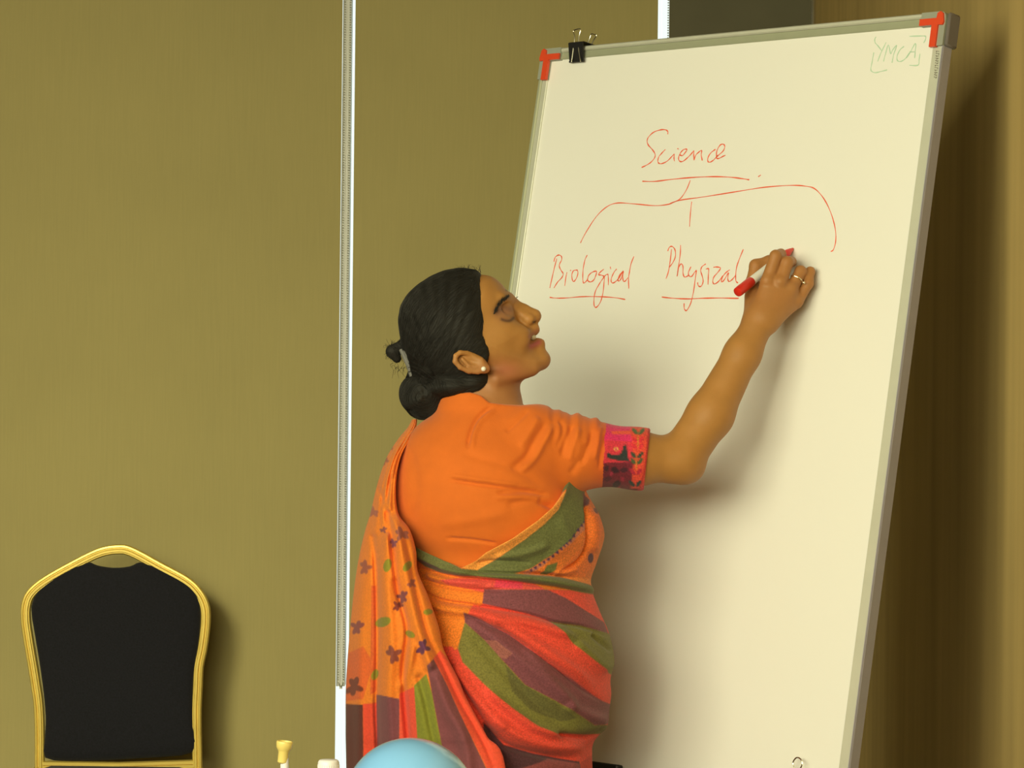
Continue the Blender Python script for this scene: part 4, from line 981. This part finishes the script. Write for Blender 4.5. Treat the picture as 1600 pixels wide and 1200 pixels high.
ps.poly([(889,740),(910,740),(916,790),(917,812),(890,845),(860,868),(830,888),(800,898),(740,896),(752,887),(775,874),(820,843),(850,819),(872,796)], OL)
ps.poly(z6([(1300,430),(1310,500),(1150,650),(1000,760),(900,860),(760,950),(700,930),(900,830),(1050,720),(1180,590)]), (206,120,78))
tl = catmull(z6([(1290,425),(1240,495),(1130,625),(1060,690),(960,780),(860,850),(760,915)]), 8)
for k_ in range(0, len(tl)-2, 3):
    a, b = tl[k_], tl[min(k_+2, len(tl)-1)]; e = (b-a); nn = np.array([-e[1], e[0]])/(np.hypot(*e)+1e-9); nn = nn if nn[1] > 0 else -nn
    ps.poly([a-nn*1.2, b-nn*1.2, b, (a+b)/2+nn*4.6, a], (84,48,72))
ps.poly(z6([(930,860),(1030,830),(1010,900),(950,950),(880,945)]), (110,110,44)).poly(z6([(1260,170),(1330,250),(1300,320),(1280,260)]), (120,70,60))
ps.poly(z6([(1320,300),(1300,560),(1260,680),(1000,950),(1270,970),(1330,900),(1400,640),(1460,480),(1440,380)]), (248,120,36))
ps.blob(930, 798, 4, 5, (120,58,50), .5).blob(923, 872, 4.5, 8, (100,52,60), .1).blob(917,786,4,5,(110,60,60))
ps.poly([(640,843),(668,860),(700,875),(727,887),(760,893),(830,898),(880,902),(915,912),(945,925),(945,932),(910,926),(870,917),(825,911),(790,905),(750,900),(720,899),(690,895),(665,885),(640,862)], OL)
ps.poly([(655,868),(690,884),(700,893),(672,886)], (92,70,52)).poly([(860,898),(925,905),(928,915),(905,908)], (246,140,50))
mp_ = ps.map()
vrows = np.concatenate([np.linspace(0, .40, 290)[:-1], np.linspace(.40, 1, 70)])
Z3, px, py, NN = tube_sheet(640, vrows, lambda a, b: 1.7*relief(a, b, SRR))
nr_, nc_ = Z3.shape[:2]; C_ = mp_(px, py)
inner = Z3[:1]-NN[:1]*.006+np.array([0, 0, -.004]); inner2 = Z3[:1]-NN[:1]*.014+np.array([0, 0, -.012])
VV = np.concatenate([inner2, inner, Z3+0]); CC = np.concatenate([C_[:1], C_[:1], C_]); R0 = nr_+2
i_, j_ = np.meshgrid(np.arange(R0-1), np.arange(nc_), indexing='ij'); j2 = (j_+1) % nc_
Qs = np.stack([i_*nc_+j_, i_*nc_+j2, (i_+1)*nc_+j2, (i_+1)*nc_+j_], -1).reshape(-1, 4)[:, ::-1]
VV[-1, :, 2] = np.maximum(VV[-1, :, 2], .02)
sar = mesh('saree', VV.reshape(-1, 3), Qs, M['saree'], person, colors=CC.reshape(-1, 3))
sar['label'] = 'saree wrap with red, purple and olive diagonal stripes'

# pallu: the loose end falling from the far shoulder down her back
PR = np.array([(655,644,652,4.93,4.90,.010),(668,637,650,4.92,4.885,.012),(686,622,641,4.91,4.86,.016),(715,604,626,4.90,4.835,.02),(755,590,619,4.895,4.822,.024),(801,579,622,4.89,4.81,.028),(827,571,640,4.885,4.785,.032),(860,563,650,4.88,4.768,.034),(893,557,653,4.88,4.757,.036),(931,552,669,4.88,4.742,.036),(980,547,686,4.88,4.73,.036),(1016,544,694,4.88,4.724,.034),(1060,541,716,4.88,4.716,.03),(1089,540,728,4.88,4.712,.028),(1130,540,750,4.88,4.708,.024),(1152,540,762,4.88,4.706,.022),(1200,541,790,4.88,4.702,.02),(1420,545,800,4.88,4.69,.03)], float)
PLR = [([(583,840),(588,900),(590,1010),(588,1100),(592,1200),(596,1400)], -.010, 5, 'G'), ([(603,845),(607,940),(612,1010),(606,1090),(612,1200),(612,1400)], .008, 10, 'G'), ([(566,880),(562,1000),(562,1100),(562,1400)], .006, 9, 'G'),
       ([(607,802),(613,860),(622,925),(636,985),(630,1060),(640,1200),(646,1400)], -.009, 4.5, 'G'), ([(620,812),(628,860),(640,925),(655,990),(672,1040)], .009, 8, 'G'),
       ([(600,790),(604,810),(608,840),(616,900)], .005, 6, 'G'), ([(630,830),(640,870),(646,905),(668,990),(690,1035),(716,1090),(756,1160),(776,1210)], -.004, 4, 'g'),
       ([(592,765),(600,790),(604,830)], -.008, 4, 'G'), ([(612,740),(602,790)], -.004, 4, 'g'), ([(625,692),(610,722),(600,760)], .004, 5, 'g'), ([(640,672),(625,705),(616,740)], -.003, 3, 'g'),
       ([(655,1060),(666,1100),(676,1150),(690,1210),(700,1400)], -.005, 6, 'G'), ([(680,1060),(700,1110),(730,1180),(740,1400)], .006, 10, 'G'), ([(648,1000),(640,1040),(626,1080)], .005, 6, 'g')]
pp = Paint(520, 640, 840, 1430, alb((250, 132, 28), 1.0), .75)
pp.poly(z5([(190,300),(215,300),(215,820),(185,840)]), (226,96,32)).poly(z5([(60,640),(150,600),(200,680),(150,860),(62,870)]), (240,104,34))  # reddish fold shading painted into the pallu colour
for x, y, r, c_ in ((160,210,38,(172,86,54)),(340,45,40,(166,90,66)),(345,355,34,(140,66,62)),(120,505,40,(158,72,56)),(300,640,48,(148,72,48)),(445,605,42,(112,52,72)),(390,290,26,(170,84,60)),(105,800,52,(132,52,26)),(300,90,24,(140,70,80)),(320,400,30,(140,56,36)),(250,25,20,(150,80,60))):
    pp.flower(520+x/3.159, 820+y/3.159, r/3.159, c_)
for x, y, r in ((270,200,34),(368,205,30),(248,480,40),(382,540,26),(208,740,28),(470,430,24)): pp.blob(520+x/3.159, 820+y/3.159, r/3.159, r/3.159*.6, (150,138,30), x*.1)
pp.flower(608, 695, 10, (190,96,48)).flower(583, 800, 10, (190,96,60)).flower(600,720,8,(180,84,44))
pp.poly([(540,1100),(567,1101),(571,1430),(530,1430)], (104,44,30)).poly([(567,1100),(589,1098),(594,1430),(571,1430)], (244,76,40)).poly([(588,1085),(624,1092),(624,1430),(592,1430)], PU)
pp.poly([(624,1084),(647,1073),(652,1137),(656,1430),(624,1430)], (248,84,48)).poly([(647,1071),(666,1053),(675,1083),(685,1137),(698,1200),(720,1430),(655,1430),(652,1152)], (140,138,34))
pp.poly([(667,1040),(678,1029),(697,1067),(723,1124),(762,1205),(770,1430),(715,1430),(697,1200),(685,1137),(675,1083)], (136,70,64)).poly([(677,1029),(688,1016),(700,1030),(760,1130),(840,1240),(840,1430),(775,1430),(762,1203),(723,1124),(697,1067)], (250,84,44))
pm = pp.map()
PR = catmull(PR, 6)
def pr_(y, c_): return np.interp(y, PR[:, 0], PR[:, c_])
ys_ = np.concatenate([np.linspace(655, 1210, 330), np.linspace(1214, 1420, 30)]); nu = 180
us = np.linspace(0, 1, nu); Yg, U = np.meshgrid(ys_, us, indexing='ij')
L, R = pr_(Yg, 1), pr_(Yg, 2); X = L+(R-L)*U; yl, yr = pr_(Yg, 3), pr_(Yg, 4); bg_ = pr_(Yg, 5)
shp = np.sqrt(np.clip(1-(2*U-1)**2, 0, 1)); base_ = yl+(yr-yl)*np.sin(U*math.pi/2)**.8
front = base_-bg_*shp-1.6*relief(X, Yg, PLR)*np.clip(shp*2, 0, 1)-.0025*np.sin(U*26+Yg*.01)*shp
back = base_+.012*shp+.004
def up3(X, Y_, Yd): return CAMP+np.stack([((X-CX)/F*cR+(Y_-CY)/F*sR), np.ones_like(X), ((X-CX)/F*sR-(Y_-CY)/F*cR)], -1)*Yd[..., None]
Vf = up3(X, Yg, front); Vb = up3(X[:, ::-1], Yg, back[:, ::-1])
ring = np.concatenate([Vf, Vb[:, 1:-1]], 1); rc_ = ring.shape[1]; nrr = ring.shape[0]
Cf = pm(X, Yg); Cr = np.concatenate([Cf, Cf[:, ::-1][:, 1:-1]], 1)
i_, j_ = np.meshgrid(np.arange(nrr-1), np.arange(rc_), indexing='ij'); j2 = (j_+1) % rc_
Qp = np.stack([i_*rc_+j_, i_*rc_+j2, (i_+1)*rc_+j2, (i_+1)*rc_+j_], -1).reshape(-1, 4)[:, ::-1]
pal = mesh('saree_pallu', ring.reshape(-1, 3), Qp, M['pallu'], person, colors=Cr.reshape(-1, 3))
pal['label'] = 'loose orange saree end with small purple and green flowers'

# ------------------------------------------------------------------ marker held in her hand
tip = hit(1239.5, 388, .0008-.002); tail = P(1152, 457, 4.936); dv = tip-tail; ln = np.linalg.norm(dv); dv /= ln
mk = empty('marker_pen', tuple(tail), 'red and white whiteboard marker gripped in the woman\'s raised hand', 'marker')
L_ = ln
MB().lathe([(.0050, .0), (.0072, .001), (.0076, .004), (.0076, .036), (.0070, .0375)], tail, 28, dv).out('cap', M['marker_red'], mk, auto=40)
MB().lathe([(.0066, .0375), (.0068, .039), (.0068, L_-.030), (.0062, L_-.027)], tail, 28, dv).out('barrel', M['marker_white'], mk, auto=40)
MB().lathe([(.0062, L_-.027), (.0066, L_-.025), (.0058, L_-.016), (.0034, L_-.007), (.0026, L_-.005)], tail, 24, dv).out('grip_cone', M['marker_red'], mk, auto=40)
MB().lathe([(.0022, L_-.006), (.0020, L_-.002), (.0008, L_-.0001)], tail, 16, dv).out('nib', M['red_plastic'], mk, auto=60)
